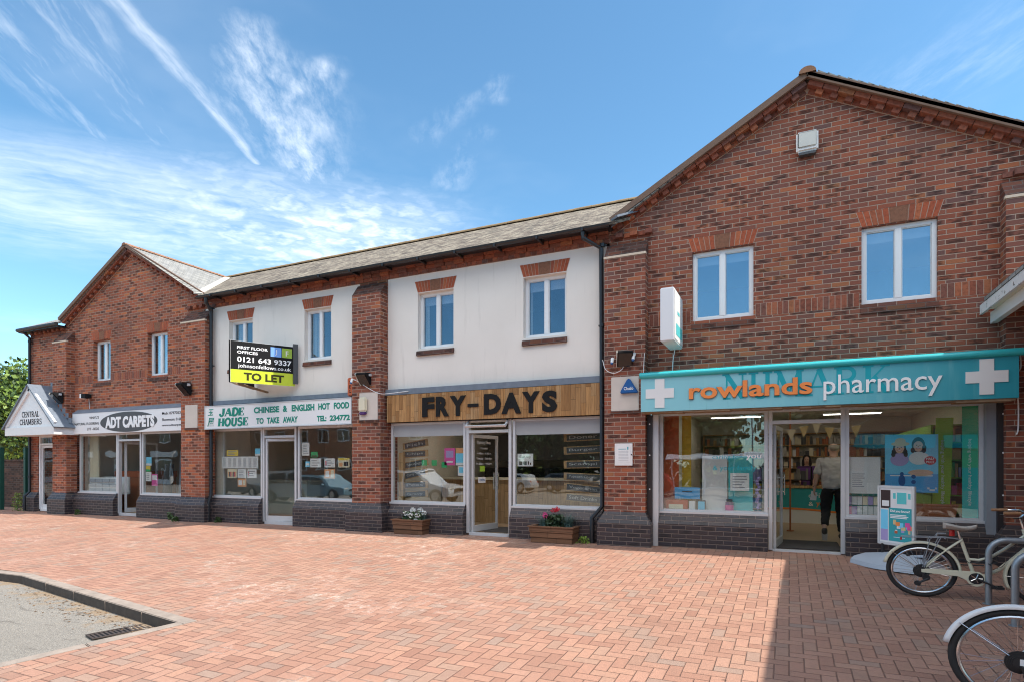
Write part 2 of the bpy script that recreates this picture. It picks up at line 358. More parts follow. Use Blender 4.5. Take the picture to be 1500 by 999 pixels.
# stone-dust mortar cap on pilasters
flat('weathered cap', (.115,.085,.072), .9, var=.7, scale=9, bump=.8)
flat('sunlit edge', (.66,.54,.42), .9, var=.2, scale=20)
flat('stone panel', (.62,.55,.49), .85, var=.1, scale=5, bump=.3)
def tiles(name, ca, cb, lichen, tw, th, strength=.5):
    m, t = newmat(name); P, N = t.pos(); vec = t.comb(*P)
    sx = N[0].ab().gt(N[1].ab()); u = P[0] * (1.0 - sx) + P[1] * sx; v = P[2] / .5
    row = (v / th).fl(); a = u / tw + row.mod(2.0) * .5; fu = a.fr(); fv = (v / th).fr()
    r = t.white(t.comb(a.fl(), row)); c = t.mix(r, ca, cb)
    c = t.mix(t.noise(vec, 4, 6, .75).sm(.42, .6) * strength, c, lichen)
    c = t.mix(t.noise(t.comb(P[0] * 6.0, P[1] * .7, P[2] * .7), 1.0, 5, .7).sm(.5, .68) * strength * .7, c, (.05,.045,.038))
    c = t.mix(t.noise(vec, 22, 4, .7).sm(.55, .7) * .6, c, (.045,.04,.036))
    line = fv.lt(.14).mx(fu.mn(1.0 - fu).lt(.03)); c = t.mix(line * .75, c, (.03,.028,.027))
    t.out(c, .85, t.bump(fv * -1.0 + t.noise(vec, 30, 3) * .4, .03, .7), 0, .3); M[name] = m
tiles('grey slates', (.25,.245,.235), (.34,.33,.31), (.40,.37,.30), .26, .17, .25)
tiles('lichened tiles', (.095,.074,.056), (.19,.15,.115), (.36,.31,.235), .20, .13, .85)
flat('ridge clay', (.30,.15,.085), .85, var=.35, scale=9)
flat('lead', (.16,.19,.235), .5, var=.3, scale=7)
flat('mortar fillet', (.55,.51,.45), .85, var=.15)
flat('black plastic', (.02,.021,.024), .38, var=.2)
flat('verge board', (.19,.115,.08), .8, var=.3)
flat('white upvc', (.80,.81,.82), .35, var=.03)
flat('silver frame', (.62,.625,.64), .38, var=.05, metal=.25)
flat('grey steel', (.26,.28,.31), .5, var=.1)
flat('dark brown panel', (.028,.022,.022), .45, var=.2)
flat('white panel', (.78,.77,.76), .5, var=.05, scale=2)
flat('sign white', (.80,.80,.81), .4, var=.04, scale=2)
flat('cream plastic', (.72,.66,.5), .4)
flat('black matt', (.012,.012,.013), .75, spec=.2)
flat('charcoal', (.075,.075,.078), .5)
flat('jade green', (.0,.235,.165), .5)
flat('purple plastic', (.10,.03,.16), .4)
flat('orange plastic', (.52,.12,.04), .5)
flat('royal blue', (.012,.10,.32), .4)
flat('orange letter', (.86,.26,.06), .4); flat('orange letter edge', (.10,.03,.015), .5)
flat('white letter', (.88,.88,.88), .4)
flat('teal dark', (.0,.34,.41), .5); flat('teal tube', (.035,.47,.50), .35, var=.08)
flat('teal board', (.03,.36,.40), .5); flat('aqua board', (.10,.56,.58), .5)
m, t = newmat('teal fascia'); P, _ = t.pos(); vec = t.comb(*P)      # sun-bleached, streaked teal vinyl
c = t.mix((P[0] + t.noise(vec, .8, 3) * 1.2).sm(-.6, 3.4), (.25,.57,.64), (.02,.31,.39))
c = t.mix(t.noise(t.comb(P[0]*7.0, P[1], P[2]*.8), 1, 4).sm(.5, .8) * .35, c, (.30,.62,.63))
c = t.mix(t.noise(t.comb(P[0]*14.0, P[1], P[2]*1.5), 1, 4).sm(.62, .8) * .25, c, (.05,.25,.26))
t.out(c, .5); M['teal fascia'] = m
flat('rotten trim', (.30,.2,.12), .9, var=.5, scale=14, bump=1)
def planks(name, stops, pw, along='z', gap=.04, rough=.7):
    m, t = newmat(name); P, N = t.pos(); sx = N[0].ab().gt(.6)
    h = P[0] * (1.0 - sx) + P[1] * sx
    a, b = (h, P[2]) if along == 'z' else (P[2], h)
    k = a / pw; i = k.fl(); seg_ = (b / .62 + t.white(t.comb(i, 5.0)) * 7.0).fl(); f = k.fr()
    c = t.ramp(t.white(t.comb(i, seg_)), stops)
    g = t.noise(t.comb(a * 60.0, b * 4.0, t.white(t.comb(i, seg_)) * 40.0), 1, 4)
    c = t.mix(g.sm(.4, .75) * .45, c, tuple(x * .4 for x in stops[0][1]))
    c = t.mix(t.noise(t.comb(a * 8.0, b * 3.0), 1, 4).sm(.6, .75) * .35, c, tuple(x * .3 for x in stops[0][1]))
    c = t.mix(f.lt(gap).mx(((b / .62 + t.white(t.comb(i, 5.0)) * 7.0).fr()).lt(.008)) * .85, c, (.02,.012,.008))
    t.out(c, rough, t.bump(g, .004, .5), 0, .3); M[name] = m
planks('pallet boards', [(0,(.27,.135,.05)),(.3,(.40,.21,.08)),(.6,(.50,.28,.115)),(.8,(.33,.18,.075)),(1,(.44,.27,.13))], .098)
planks('counter boards', [(0,(.44,.26,.12)),(.5,(.58,.37,.18)),(1,(.48,.30,.15))], .11)
planks('planter boards', [(0,(.15,.075,.04)),(.5,(.22,.11,.06)),(1,(.18,.095,.055))], .125, 'x', .05)
def glass(name, base, gain, tint=(1,1,1), rough=0.0, gcol=(1,1,1)):
    m, t = newmat(name); g_ = t.node('ShaderNodeNewGeometry'); dp = t.node('ShaderNodeVectorMath', operation='DOT_PRODUCT'); t.l.new(g_.outputs['Incoming'], dp.inputs[0]); t.l.new(g_.outputs['True Normal'], dp.inputs[1])
    P, _ = t.pos(); wob = t.bump(t.noise(t.comb(*P), .9, 2), .012, .3)
    smear = t.noise(t.comb(P[0] * 3.0, P[1], P[2]), 2.0, 5, .65).sm(.45, .8) * .03          # dusty smears on the glass
    f = ((1.0 - E(t.nt, dp.outputs['Value']).ab()).cl().pw(5.0) * .96 * gain * .5 + .02 * gain + base * .5 + smear).cl()
    tr = t.node('ShaderNodeBsdfTransparent'); tr.inputs[0].default_value = (*tint, 1)
    gl = t.node('ShaderNodeBsdfGlossy'); gl.inputs[0].default_value = (*gcol, 1); gl.inputs['Roughness'].default_value = rough; t.l.new(wob, gl.inputs['Normal'])
    mx = t.node('ShaderNodeMixShader'); t.put(mx.inputs[0], f); t.l.new(tr.outputs[0], mx.inputs[1]); t.l.new(gl.outputs[0], mx.inputs[2])
    o = t.node('ShaderNodeOutputMaterial'); t.l.new(mx.outputs[0], o.inputs[0]); M[name] = m
glass('shop glass', .13, 1.5, (.93,.95,.94))
glass('door glass', .03, 1.1, (.95,.96,.95))
glass('upper glass', .56, 1.2, (.8,.85,.87), gcol=(.72,.88,1.0)); glass('upper glass dark', .24, 1.2, (.75,.8,.83), gcol=(.66,.84,1.0))
flat('blind', (.78,.79,.80), .7); flat('painted reflection', (.36,.37,.38), .25)
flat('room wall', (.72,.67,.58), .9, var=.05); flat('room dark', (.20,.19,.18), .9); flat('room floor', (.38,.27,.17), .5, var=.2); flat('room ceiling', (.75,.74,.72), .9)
flat('door mat', (.05,.045,.045), .95)
flat('room grey', (.5,.47,.43), .9)
flat('rubber', (.018,.018,.019), .7); flat('chrome', (.65,.66,.68), .22, metal=1, var=.03); flat('galvanised', (.30,.33,.36), .42, metal=.6, var=.2, scale=25)
flat('bike cream', (.66,.64,.50), .35, var=.04); flat('fender white', (.74,.75,.77), .35, var=.04); flat('saddle', (.42,.38,.34), .5, var=.15); flat('bike black', (.02,.02,.022), .4)
flat('red lens', (.5,.02,.02), .25); flat('grip brown', (.30,.15,.07), .6)
flat('skin', (.55,.33,.24), .55, var=.08); flat('shirt grey', (.52,.50,.475), .9, var=.1, bump=.4); flat('trouser black', (.016,.016,.019), .9); flat('hair grey', (.38,.34,.29), .8, var=.3, scale=30); flat('hair dark', (.02,.014,.012), .7); flat('shoe', (.07,.06,.055), .7); flat('shoe sole', (.30,.27,.24), .8); flat('purple cloth', (.13,.05,.2), .9)
flat('leaf dark', (.022,.05,.014), .55, var=.6, scale=3); flat('leaf mid', (.05,.095,.02), .55, var=.6, scale=3); flat('leaf light', (.17,.25,.035), .5, var=.5, scale=3); flat('grass blue', (.10,.17,.15), .6, var=.3, scale=8)
flat('bark', (.09,.065,.045), .95, var=.4, scale=12, bump=1)
flat('petal white', (.85,.86,.84), .6); flat('petal red', (.62,.02,.05), .6); flat('petal pink', (.65,.05,.25), .6); flat('soil', (.035,.025,.018), .95)
flat('fence green', (.01,.075,.055), .5, var=.1)
flat('concrete kerb', (.30,.245,.205), .9, var=.4, scale=7, bump=1); flat('iron', (.06,.045,.038), .6, var=.4, scale=20)
flat('plastic grey', (.42,.46,.52), .45, var=.08)
flat('paper', (.80,.80,.80), .8); flat('paper text', (.30,.31,.34), .8); flat('paper cream', (.78,.70,.52), .8); flat('paper orange', (.75,.36,.18), .8); flat('paper pink', (.72,.10,.36), .8); flat('paper yellow', (.75,.55,.08), .8); flat('paper blue', (.08,.40,.78), .8); flat('sky blue print', (.20,.66,.92), .7); flat('paper green', (.03,.42,.15), .8); flat('paper lilac', (.42,.34,.62), .8)
flat('green strip', (.05,.60,.30), .6); flat('teal strip', (.01,.60,.56), .6); flat('lime', (.36,.62,.05), .6); flat('shelf green', (.24,.46,.07), .7)
flat('banner orange', (.55,.11,.035), .7); flat('banner yellow', (.65,.42,.03), .7)
flat('terracotta', (.42,.14,.06), .7); flat('lime board', (.58,.68,.03), .5); flat('jf blue', (.20,.40,.85), .5); flat('jf green', (.33,.48,.05), .5); flat('let brown', (.045,.04,.01), .6, spec=.2)
flat('straw', (.72,.55,.28), .8); flat('print skin', (.74,.47,.34), .8); flat('print dark', (.05,.03,.03), .8); flat('print red', (.55,.03,.06), .7)
flat('car white', (.74,.75,.76), .2, spec=.6, var=.02); flat('car blue', (.24,.38,.45), .2, var=.02); flat('car grey', (.10,.11,.12), .2, var=.02); flat('car red', (.35,.03,.03), .2, var=.02); flat('car glass', (.015,.018,.02), .08)
flat('lamp lens', (.62,.60,.54), .35, var=.12)
def emit(name, col, st):
    m, t = newmat(name); e = t.node('ShaderNodeEmission'); e.inputs[0].default_value = (*col, 1); e.inputs[1].default_value = st
    o = t.node('ShaderNodeOutputMaterial'); t.l.new(e.outputs[0], o.inputs[0]); M[name] = m
emit('ceiling lamp', (1, .93, .82), 3.0); emit('chip shop lamp', (1, .92, .8), 9.0)
# herringbone block paving, blocks laid square to the shop fronts
m, t = newmat('block paving'); P, N = t.pos(); vec = t.comb(*P); g = .111
wob = t.noise(vec, 6, 2) - .5; X, Y = (P[0] + wob * .006) / g + 400.0, (P[1] + wob * .005) / g + 400.0
ix, iy = X.fl(), Y.fl(); fx, fy = X.fr(), Y.fr(); k = (ix - iy).mod(4.0)
k1 = (k - 1.0).ab().lt(.5); k2 = (k - 2.0).ab().lt(.5); hz = k.lt(1.5)
idx_ = ix - k1; idy = iy - k2
lu = (fx + k1) * hz + (fy + k2) * (1.0 - hz); lv = fy * hz + fx * (1.0 - hz)
d = lu.mn(2.0 - lu).mn(lv.mn(1.0 - lv)); mask = d.sm(.015, .06)
rnd = t.white(t.comb(idx_, idy))
c = t.ramp(rnd, [(0,(.34,.178,.125)),(.2,(.395,.208,.145)),(.5,(.42,.232,.165)),(.70,(.43,.236,.162)),(.82,(.38,.235,.17)),(.94,(.32,.225,.178)),(1,(.41,.215,.146))])
c = t.mix(t.noise(vec, 26, 4, .7).sm(.35, .75) * .4, c, (.24,.145,.11))
c = t.mix(t.noise(vec, 1.1, 5, .6).sm(.45, .8) * .4, c, (.36,.235,.175))
c = t.mix(t.noise(t.comb(P[0] + 40.0, P[1]), .45, 4).sm(.52, .75) * .3, c, (.2,.12,.09))
pale = t.noise(t.comb(P[0] + 9.0, P[1] * 1.3), .42, 3).sm(.47, .62) * (1.0 - P[0].sm(-5.0, -1.5)) * t.noise(vec, 7, 3).sm(.4, .62)
jc = t.mix(pale.mn(1.0), (.17,.095,.07), (.74,.62,.54)); jm = t.mix(t.noise(vec, 11, 2).sm(.42, .62) * .7, jc, t.mix(.75, c, jc))
c = t.mix((mask + .18 + (t.noise(vec, 3, 3).sm(.5, .7)) * .3).cl(), jm, c)
c = t.mix(pale * t.noise(vec, 24, 4, .7).sm(.42, .68) * (t.white(t.comb(idx_ + 77.0, idy)) * 1.3).cl() * .75, c, (.70,.57,.49))
c = t.mix(t.white(t.comb(idx_ + 5.0, idy + 9.0)).pw(3.0) * .4, c, (.24,.12,.085))
c = t.mix(t.noise(t.comb(P[0] + 3.0, P[1]), 2.4, 5, .65).sm(.56, .75) * .3, c, (.20,.13,.10))
stain = 1.0 - t.voro(t.comb(P[0] + t.noise(vec, 9, 3) * .1, P[1]), 2.1).sm(.03, .06)
c = t.mix(stain * t.white(t.comb((P[0]*1.3).fl(), (P[1]*1.3).fl())).gt(.6) * .55, c, (.08,.05,.04))
gum = 1.0 - t.voro(vec, 7.0).sm(.018, .032); c = t.mix(gum * .55, c, (.62,.54,.48))
t.out(c, .8, t.bump(mask * .8 + t.noise(vec, 70, 3) * .5 + rnd * .6, .010, 1.0), 0, .35); M['block paving'] = m
m, t = newmat('asphalt'); P, N = t.pos(); vec = t.comb(*P)
c = t.mix(t.noise(vec, 1.2, 5, .6), (.22,.20,.175), (.36,.33,.29))
c = t.mix(t.voro(vec, 55).sm(.15, .6) * .4 + .5, (.09,.08,.07), c); c = t.mix((1.0 - t.voro(t.comb(P[0] + t.noise(vec, 5, 3) * .4, P[1] + t.noise(vec, 4, 3) * .4), .6).sm(.0, .02)) * .6, c, (.05,.045,.04))
c = t.mix((t.noise(vec, 160, 2)).sm(.58, .66) * .7, c, (.5,.46,.41)); c = t.mix(t.noise(t.comb(P[0]*2.0, P[1]*7.0), 1, 4).sm(.58, .72) * .55, c, (.10,.088,.078))
c = t.mix((t.noise(vec, 3.5, 4) + (P[1] + P[0]*.157).sm(-7.7, -7.0) * .28).sm(.62, .75) * (P[1] + P[0]*.157).sm(-8.0, -7.1) * .8, c, (.30,.21,.13))
t.out(c, .95, t.bump(t.noise(vec, 120, 3) + t.voro(vec, 70) * .5, .01, 1), 0, .25); M['asphalt'] = m
#@@BUILD
# ================================================================== GROUND
def sheet(name, rows, mat, dz=0):
    """rows: list of (y, [x...]) with equal counts"""
    mb = MB(); n = len(rows[0][1]); vs = []
    for y, xs in rows: vs += [(x, y, zg(x, y) + dz) for x in xs]
    fs = [(i*n+j, i*n+j+1, (i+1)*n+j+1, (i+1)*n+j) for i in range(len(rows)-1) for j in range(n-1)]
    mb.raw(vs, fs); return kind(mb.build(name, mat), 'structure')
def lin(a, b, n): return [a + (b - a) * i / n for i in range(n + 1)]
KA, KB, KC = (-10.5, -5.31), (-5.79, -6.05), (-7.28, -12.0)
def xleft(y):
    if y > KB[1]: return KA[0] + (KA[1] - y) / (KA[1] - KB[1]) * (KB[0] - KA[0])
    return KB[0] + (KB[1] - y) / (KB[1] - KC[1]) * (KC[0] - KB[0])
sheet('paving', [(y, [-60, -40, -30] + lin(-25, 6, 31) + [15, 40]) for y in lin(KA[1], 0, 12) + [2, 30]], M['block paving'])
ys = [-12] + lin(-11, KB[1], 10) + lin(KB[1], KA[1], 5)[1:]
sheet('paving', [(y, [xleft(y) + (6 - xleft(y)) * i / 24 for i in range(25)] + [15, 40]) for y in ys], M['block paving'])
big = [-300, -120, -60, -40, -30] + lin(-25, 6, 16) + [15, 40, 120, 300]
sheet('car_park', [(y, big) for y in [-300, -120, -60, -30, -20] + lin(-12, -4.5, 8) + [0, 30, 300]], M['asphalt'], -.12)
mb = MB()      # kerb stones: individual blocks along the parking bay
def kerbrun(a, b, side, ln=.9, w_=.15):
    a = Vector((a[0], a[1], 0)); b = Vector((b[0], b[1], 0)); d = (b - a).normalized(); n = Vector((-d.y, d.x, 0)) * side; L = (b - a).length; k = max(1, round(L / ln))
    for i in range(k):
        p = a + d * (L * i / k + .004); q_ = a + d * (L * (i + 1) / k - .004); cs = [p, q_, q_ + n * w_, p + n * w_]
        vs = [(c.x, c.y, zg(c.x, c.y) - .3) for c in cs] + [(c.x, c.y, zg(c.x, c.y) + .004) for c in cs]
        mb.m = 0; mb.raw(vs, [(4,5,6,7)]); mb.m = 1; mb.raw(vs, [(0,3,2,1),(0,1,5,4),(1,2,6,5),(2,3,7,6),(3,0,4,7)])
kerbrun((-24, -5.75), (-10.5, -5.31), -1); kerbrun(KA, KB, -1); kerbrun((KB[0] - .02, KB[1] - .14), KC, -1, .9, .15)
flat('shaded kerb face', (.075,.063,.054), .95, var=.45, scale=14, bump=1); kind(mb.build('kerb', [M['concrete kerb'], M['shaded kerb face']], bevel=.008), 'structure')  # kerb sides darker: their shade put into the colour, with mottled grime
gt = thing('drain_grate', (-6.62, -6.36, zg(-6.62, -6.36) - .118), 'rusty iron gully grate set in the asphalt beside the kerb corner', 'drain grate', rz=R(76))
mb = MB(); mb.box(-.3,.3,-.12,-.10,0,.012).box(-.3,.3,.1,.12,0,.012).box(-.3,-.28,-.1,.1,0,.012).box(.28,.3,-.1,.1,0,.012); mb.build('frame', M['iron'], gt, local=True)
mb = MB(); [mb.box(x, x + .02, -.1, .1, 0, .008) for x in lin(-.26, .24, 12)]; mb.build('grating', M['iron'], gt, local=True)
mb = MB(); mb.box(-.28, .28, -.1, .1, -.002, .002); mb.build('pit', M['black matt'], gt, local=True)
mb = MB(); rg = random.Random(4); flat('dead leaf', (.20,.11,.05), .9, var=.6, scale=30); flat('grit', (.30,.26,.22), .9, var=.5, scale=30)
for i in range(420):
    f = rg.random()**.7; x = KA[0] + (KB[0]-KA[0])*f; y = KA[1] + (KB[1]-KA[1])*f - .2 - abs(rg.gauss(0, .22)); c_ = Vector((x, y, zg(x, y) - .117)); a = rg.uniform(0, 6.28); k_ = rg.uniform(.006, .02); mb.m = 0 if rg.random() < .6 else 1
    mb.face([c_ + Vector((math.cos(a+q_)*k_*(1 if i % 2 else .6), math.sin(a+q_)*k_, rg.uniform(0, .008))) for q_ in (0, 1.6, 3.1, 4.7)])
kind(mb.build('leaf_litter', [M['dead leaf'], M['grit']]), 'stuff')
# ================================================================== BUILDINGS
def wall_holes(mb, x0, x1, z0, z1, holes, y0=.24, y1=.5):
    xs = sorted({x0, x1, *[h[0] for h in holes], *[h[1] for h in holes]}); zs = sorted({z0, z1, *[h[2] for h in holes], *[h[3] for h in holes]})
    solid = lambda i, j: 0 <= i < len(xs)-1 and 0 <= j < len(zs)-1 and not any(h[0] <= xs[i] < h[1] and h[2] <= zs[j] < h[3] for h in holes)
    for i in range(len(xs)-1):
        for j in range(len(zs)-1):
            if not solid(i, j): continue
            a, b, c, d = xs[i], xs[i+1], zs[j], zs[j+1]
            mb.face([(a,y0,c),(b,y0,c),(b,y0,d),(a,y0,d)]); mb.face([(a,y1,c),(a,y1,d),(b,y1,d),(b,y1,c)])
            if not solid(i-1, j): mb.face([(a,y0,c),(a,y0,d),(a,y1,d),(a,y1,c)])
            if not solid(i+1, j): mb.face([(b,y0,c),(b,y1,c),(b,y1,d),(b,y0,d)])
            if not solid(i, j-1): mb.face([(a,y0,c),(a,y1,c),(b,y1,c),(b,y0,c)])
            if not solid(i, j+1): mb.face([(a,y0,d),(b,y0,d),(b,y1,d),(a,y1,d)])
WZ0, WZ1 = 3.96, 5.15
def upper_window(par, x0, x1, blind, yf=.31, pane='upper glass'):
    z0, z1 = WZ0, WZ1; xm = (x0 + x1) / 2; mb = MB(); f = .062
    mb.box(x0, x0+f, yf, yf+.07, z0, z1).box(x1-f, x1, yf, yf+.07, z0, z1).box(x0+f, x1-f, yf, yf+.07, z0, z0+f).box(x0+f, x1-f, yf, yf+.07, z1-f, z1).box(xm-.042, xm+.042, yf-.004, yf+.07, z0+f, z1-f)
    for a, b in ((x0+f, xm-.042), (xm+.042, x1-f)):                      # glazing beads
        g = .014; mb.box(a, a+g, yf+.012, yf+.06, z0+f, z1-f).box(b-g, b, yf+.012, yf+.06, z0+f, z1-f).box(a+g, b-g, yf+.012, yf+.06, z0+f, z0+f+g).box(a+g, b-g, yf+.012, yf+.06, z1-f-g, z1-f)
    w_ = mb.build('window', M['white upvc'], par, bevel=.004)
    for a, b in ((x0+f, xm-.042), (xm+.042, x1-f)):
        mb = MB(); mb.box(a+.005, b-.005, yf+.034, yf+.042, z0+f+.005, z1-f-.005); mb.build('pane', M[pane], w_)
    if blind:
        mb = MB(); mb.box(x0+f, x1-f, yf+.085, yf+.095, z1-f-blind, z1-.02); mb.box(x0+f, x1-f, yf+.08, yf+.1, z1-f-blind-.022, z1-f-blind); mb.build('blind', M['blind'], w_)
    return w_
def voussoirs(par, x0, x1, z0=5.165, z1=5.40, y=.232, spl=.075):
    mb = MB(); xm = (x0 + x1) / 2; kw = .115; T = lambda f: x0 - spl + (x1 - x0 + 2*spl) * f; B = lambda f: x0 + (x1 - x0) * f; n = 5; hk = kw / (x1 - x0)
    for s0, s1 in ((0, .5 - hk), (.5 + hk, 1)):
        for i in range(n):
            a = s0 + (s1 - s0) * i / n; b = s0 + (s1 - s0) * (i + 1) / n; g = .0055 / (x1 - x0)
            mb.prism([(B(a+g), z0), (B(b-g), z0), (T(b-g), z1), (T(a+g), z1)], 'y', y, y + .06)
    mb.m = 1; mb.prism([(B(0)-.004, z0-.001), (B(1)+.004, z0-.001), (T(1)+.004, z1+.001), (T(0)-.004, z1+.001)], 'y', y + .005, y + .055)
    o = mb.build('lintel', [M['rubbed brick'], M['mortar']], par)
    mb = MB(); a, b = .5 - hk + .006, .5 + hk - .006; mb.prism([(B(a), z0), (B(b), z0), (T(b), z1), (T(a), z1)], 'y', y - .003, y + .06); mb.build('keystone', M['keystone'], o)
def brick_sill(par, x0, x1, mat, pro=.03):
    mb = MB(); mb.prism([(.24 - pro, WZ0 - .15), (.33, WZ0 - .15), (.33, WZ0 - .01), (.24 - pro + .015, WZ0 - .055)], 'x', x0 - .015, x1 + .015); mb.build('sill', mat, par)
def soldier(mb, bed, x0, x1, z0=3.935, z1=4.15, y=.236):
    n = round((x1 - x0) / .0825); wd = (x1 - x0) / n
    for i in range(n): mb.box(x0 + i*wd + .005, x0 + (i+1)*wd - .005, y, y + .05, z0 + .005, z1 - .005)
    bed.box(x0, x1, y + .003, y + .045, z0, z1)
def pilaster(par, x0, x1, capmat='weathered cap', gable=True, plinth=True):
    m_ = M['red brick'] if x0 > -12 else M['warm red brick']
    mb = MB(); mb.box(x0, x1, 0, .30, .55, 5.22); p = mb.build('pilaster', m_, par)
    mb = MB(); mb.prism([(-.004, 5.22), (.30, 5.22), (.30, 5.50), (.20, 5.49)], 'x', x0 - .003, x1 + .003); mb.build('cap', M['sooty brick'], p)
    if gable:
        mb = MB(); mb.box(x0 - .012, x1 + .012, -.014, .05, 5.185, 5.222); mb.build('sunlit_edge', M['sunlit edge'], p)  # pale strip: the cap's sunlit front edge put into the colour
    e = .11
    mb = MB(); mb.box(x0 - e, x1 + e, -.10, .3, -.3, .44)
    mb.raw([(x0-e,-.10,.44),(x1+e,-.10,.44),(x1,0,.64),(x0,0,.64),(x0-e,.3,.44),(x1+e,.3,.44),(x1,.3,.64),(x0,.3,.64)], [(0,1,2,3),(1,5,6,2),(4,0,3,7)])
    mb.build('plinth', M['blue plinth brick'], p)
    return p
def stall_riser(par, x0, x1):
    mb = MB(); mb.box(x0, x1, .12, .34, -.3, .45); mb.prism([(.12, .45), (.34, .45), (.34, .645), (.235, .645)], 'x', x0, x1); mb.build('stall_riser', M['blue plinth brick'], par)
def dentils(mb, a, b, z=None, pr=(.205, .135), un=.115, h=.074):
    """toothed brick course from point a to b (x,z) on the wall face"""
    a = Vector((a[0], 0, a[1])); b = Vector((b[0], 0, b[1])); d = (b - a); L = d.length; d.normalize(); nrm = Vector((-d.z, 0, d.x)); n = int(L / un)
    for i in range(n):
        p = a + d * (L * i / n + .005); q_ = a + d * (L * (i + 1) / n - .005); y = pr[i % 2]
        cs = [p, q_, q_ + nrm * h, p + nrm * h]; vs = [(c.x, y, c.z) for c in cs] + [(c.x, .3, c.z) for c in cs]
        mb.raw(vs, [(0,1,2,3),(7,6,5,4),(4,5,1,0),(5,6,2,1),(6,7,3,2),(7,4,0,3)])
def room(par, x0, x1, y0, y1, z0, z1, wall, floor, ceil='room ceiling'):
    mb = MB(); mb.m = 0
    mb.face([(x0,y1,z0),(x1,y1,z0),(x1,y1,z1),(x0,y1,z1)]); mb.face([(x0,y0,z0),(x0,y1,z0),(x0,y1,z1),(x0,y0,z1)]); mb.face([(x1,y0,z0),(x1,y0,z1),(x1,y1,z1),(x1,y1,z0)])
    mb.m = 1; mb.face([(x0,y0,z0),(x1,y0,z0),(x1,y1,z0),(x0,y1,z0)]); mb.m = 2; mb.face([(x0,y0,z1),(x0,y1,z1),(x1,y1,z1),(x1,y0,z1)])
    return mb.build('interior', [M[wall], M[floor], M[ceil]], par)
def shop_window(par, x0, x1, mat='silver frame', z0=.645, z1=2.40, y=.27, fw=.055, top=None):
    mb = MB(); mb.box(x0, x0+fw, y, y+.08, z0, z1).box(x1-fw, x1, y, y+.08, z0, z1).box(x0+fw, x1-fw, y, y+.08, z1-fw, z1).box(x0+fw, x1-fw, y, y+.08, z0, z0+fw); mb.box(x0-.01, x1+.01, y-.05, y+.02, z0-.018, z0+.022)
    f = mb.build('shop_window', M[mat], par, bevel=.004)
    mb = MB(); mb.box(x0+fw, x1-fw, y+.03, y+.038, z0+fw, z1-fw); mb.build('pane', M['shop glass'], f); return f
def door_frame(par, x0, x1, zt, zb=.07, z1=2.40, y=.26, fw=.06, mat='silver frame', fan=True):
    mb = MB(); mb.box(x0, x0+fw, y, y+.1, zb, z1).box(x1-fw, x1, y, y+.1, zb, z1).box(x0+fw, x1-fw, y, y+.1, z1-.05, z1).box(x0+fw, x1-fw, y, y+.1, zt, zt+.06).box(x0+fw, x1-fw, y, y+.1, zb-.06, zb+.02)
    f = mb.build('door_frame', M[mat], par, bevel=.004)
    if fan: mb = MB(); mb.box(x0+fw, x1-fw, y+.045, y+.053, zt+.06, z1-.05); mb.build('pane', M['shop glass'], f)
    return f
def door_leaf(par, hinge, ang, wd, z0, z1, mat='silver frame', rail=.07, hand='bar', solid=0):
    """leaf hinged at (x,y), opened by ang degrees (0 = along +x)"""
    T = Matrix.Translation((hinge[0], hinge[1], 0)) @ Matrix.Rotation(R(ang), 4, 'Z'); mb = MB(); mb.T = T; s = .055
    mb.box(0, s, -.022, .022, z0, z1).box(wd-s, wd, -.022, .022, z0, z1).box(s, wd-s, -.022, .022, z1-rail, z1).box(s, wd-s, -.022, .022, z0, z0+.13)
    d = mb.build('door', M[mat], par, bevel=.004)
    mb = MB(); mb.T = T; mb.box(s, wd-s, -.004, .004, z0+.13, z1-rail); mb.build('pane', M['door glass'], d)
    mb = MB(); mb.T = T
    for sd_ in (-1, 1): mb.box(wd-.06, wd-.02, sd_*.055-.008, sd_*.055+.008, z0+.85, z0+1.22); mb.box(wd-.05, wd-.03, min(0,sd_*.05), max(0,sd_*.05), z0+.9, z0+.92); mb.box(wd-.05, wd-.03, min(0,sd_*.05), max(0,sd_*.05), z0+1.15, z0+1.17)
    mb.build('handle', M['chrome'], d); return d
def downpipe(par, pts, r=.042):
    mb = MB(); mb.tube(pts, r, 10)
    zs = sorted({p[2] for p in pts}); x, y = pts[-3][0], pts[-3][1]
    for z in lin(min(1.1, zs[-2]), zs[-2] - .1, 3): mb.cyl((x, y, z-.03), (x, y, z+.03), r + .009, n=10); mb.box(x-.075, x+.075, y+.0, y+.05, z-.014, z+.014)
    return mb.build('downpipe', M['black plastic'], par, smooth=True)
# ---------------------------------------------------------------- left gabled building
A = thing('brick_shop', (-17, .3, 0), 'gabled red brick carpet shop at the far left end of the parade', 'building')
aw = [(-18.80, -17.97), (-16.28, -15.43)]
mb = MB(); wall_holes(mb, -22.15, -13.9, 3.1, 5.62, [(a, b, WZ0, WZ1) for a, b in aw])
mb.prism([(-22.15, 5.622), (-13.75, 5.622), (-13.75, 5.84), (-16.97, 7.58), (-20.12, 5.86), (-20.3, 5.74), (-22.15, 5.74)], 'y', .24, .5)
mb.box(-22.15, -21.75, .24, .5, .4, 3.1); mb.box(-22.15, -21.9, .5, 7.5, -.3, 5.7); mb.box(-20.65, -20.3, .24, .5, .1, 3.1)
mb.build('wall', M['warm red brick'], A)
mb = MB(); mb.box(-22.21, -21.72, .12, .5, -.3, .42); mb.prism([(.12,.42),(.3,.42),(.3,.6),(.235,.6)], 'x', -22.21, -21.72); mb.build('plinth', M['blue plinth brick'], A)
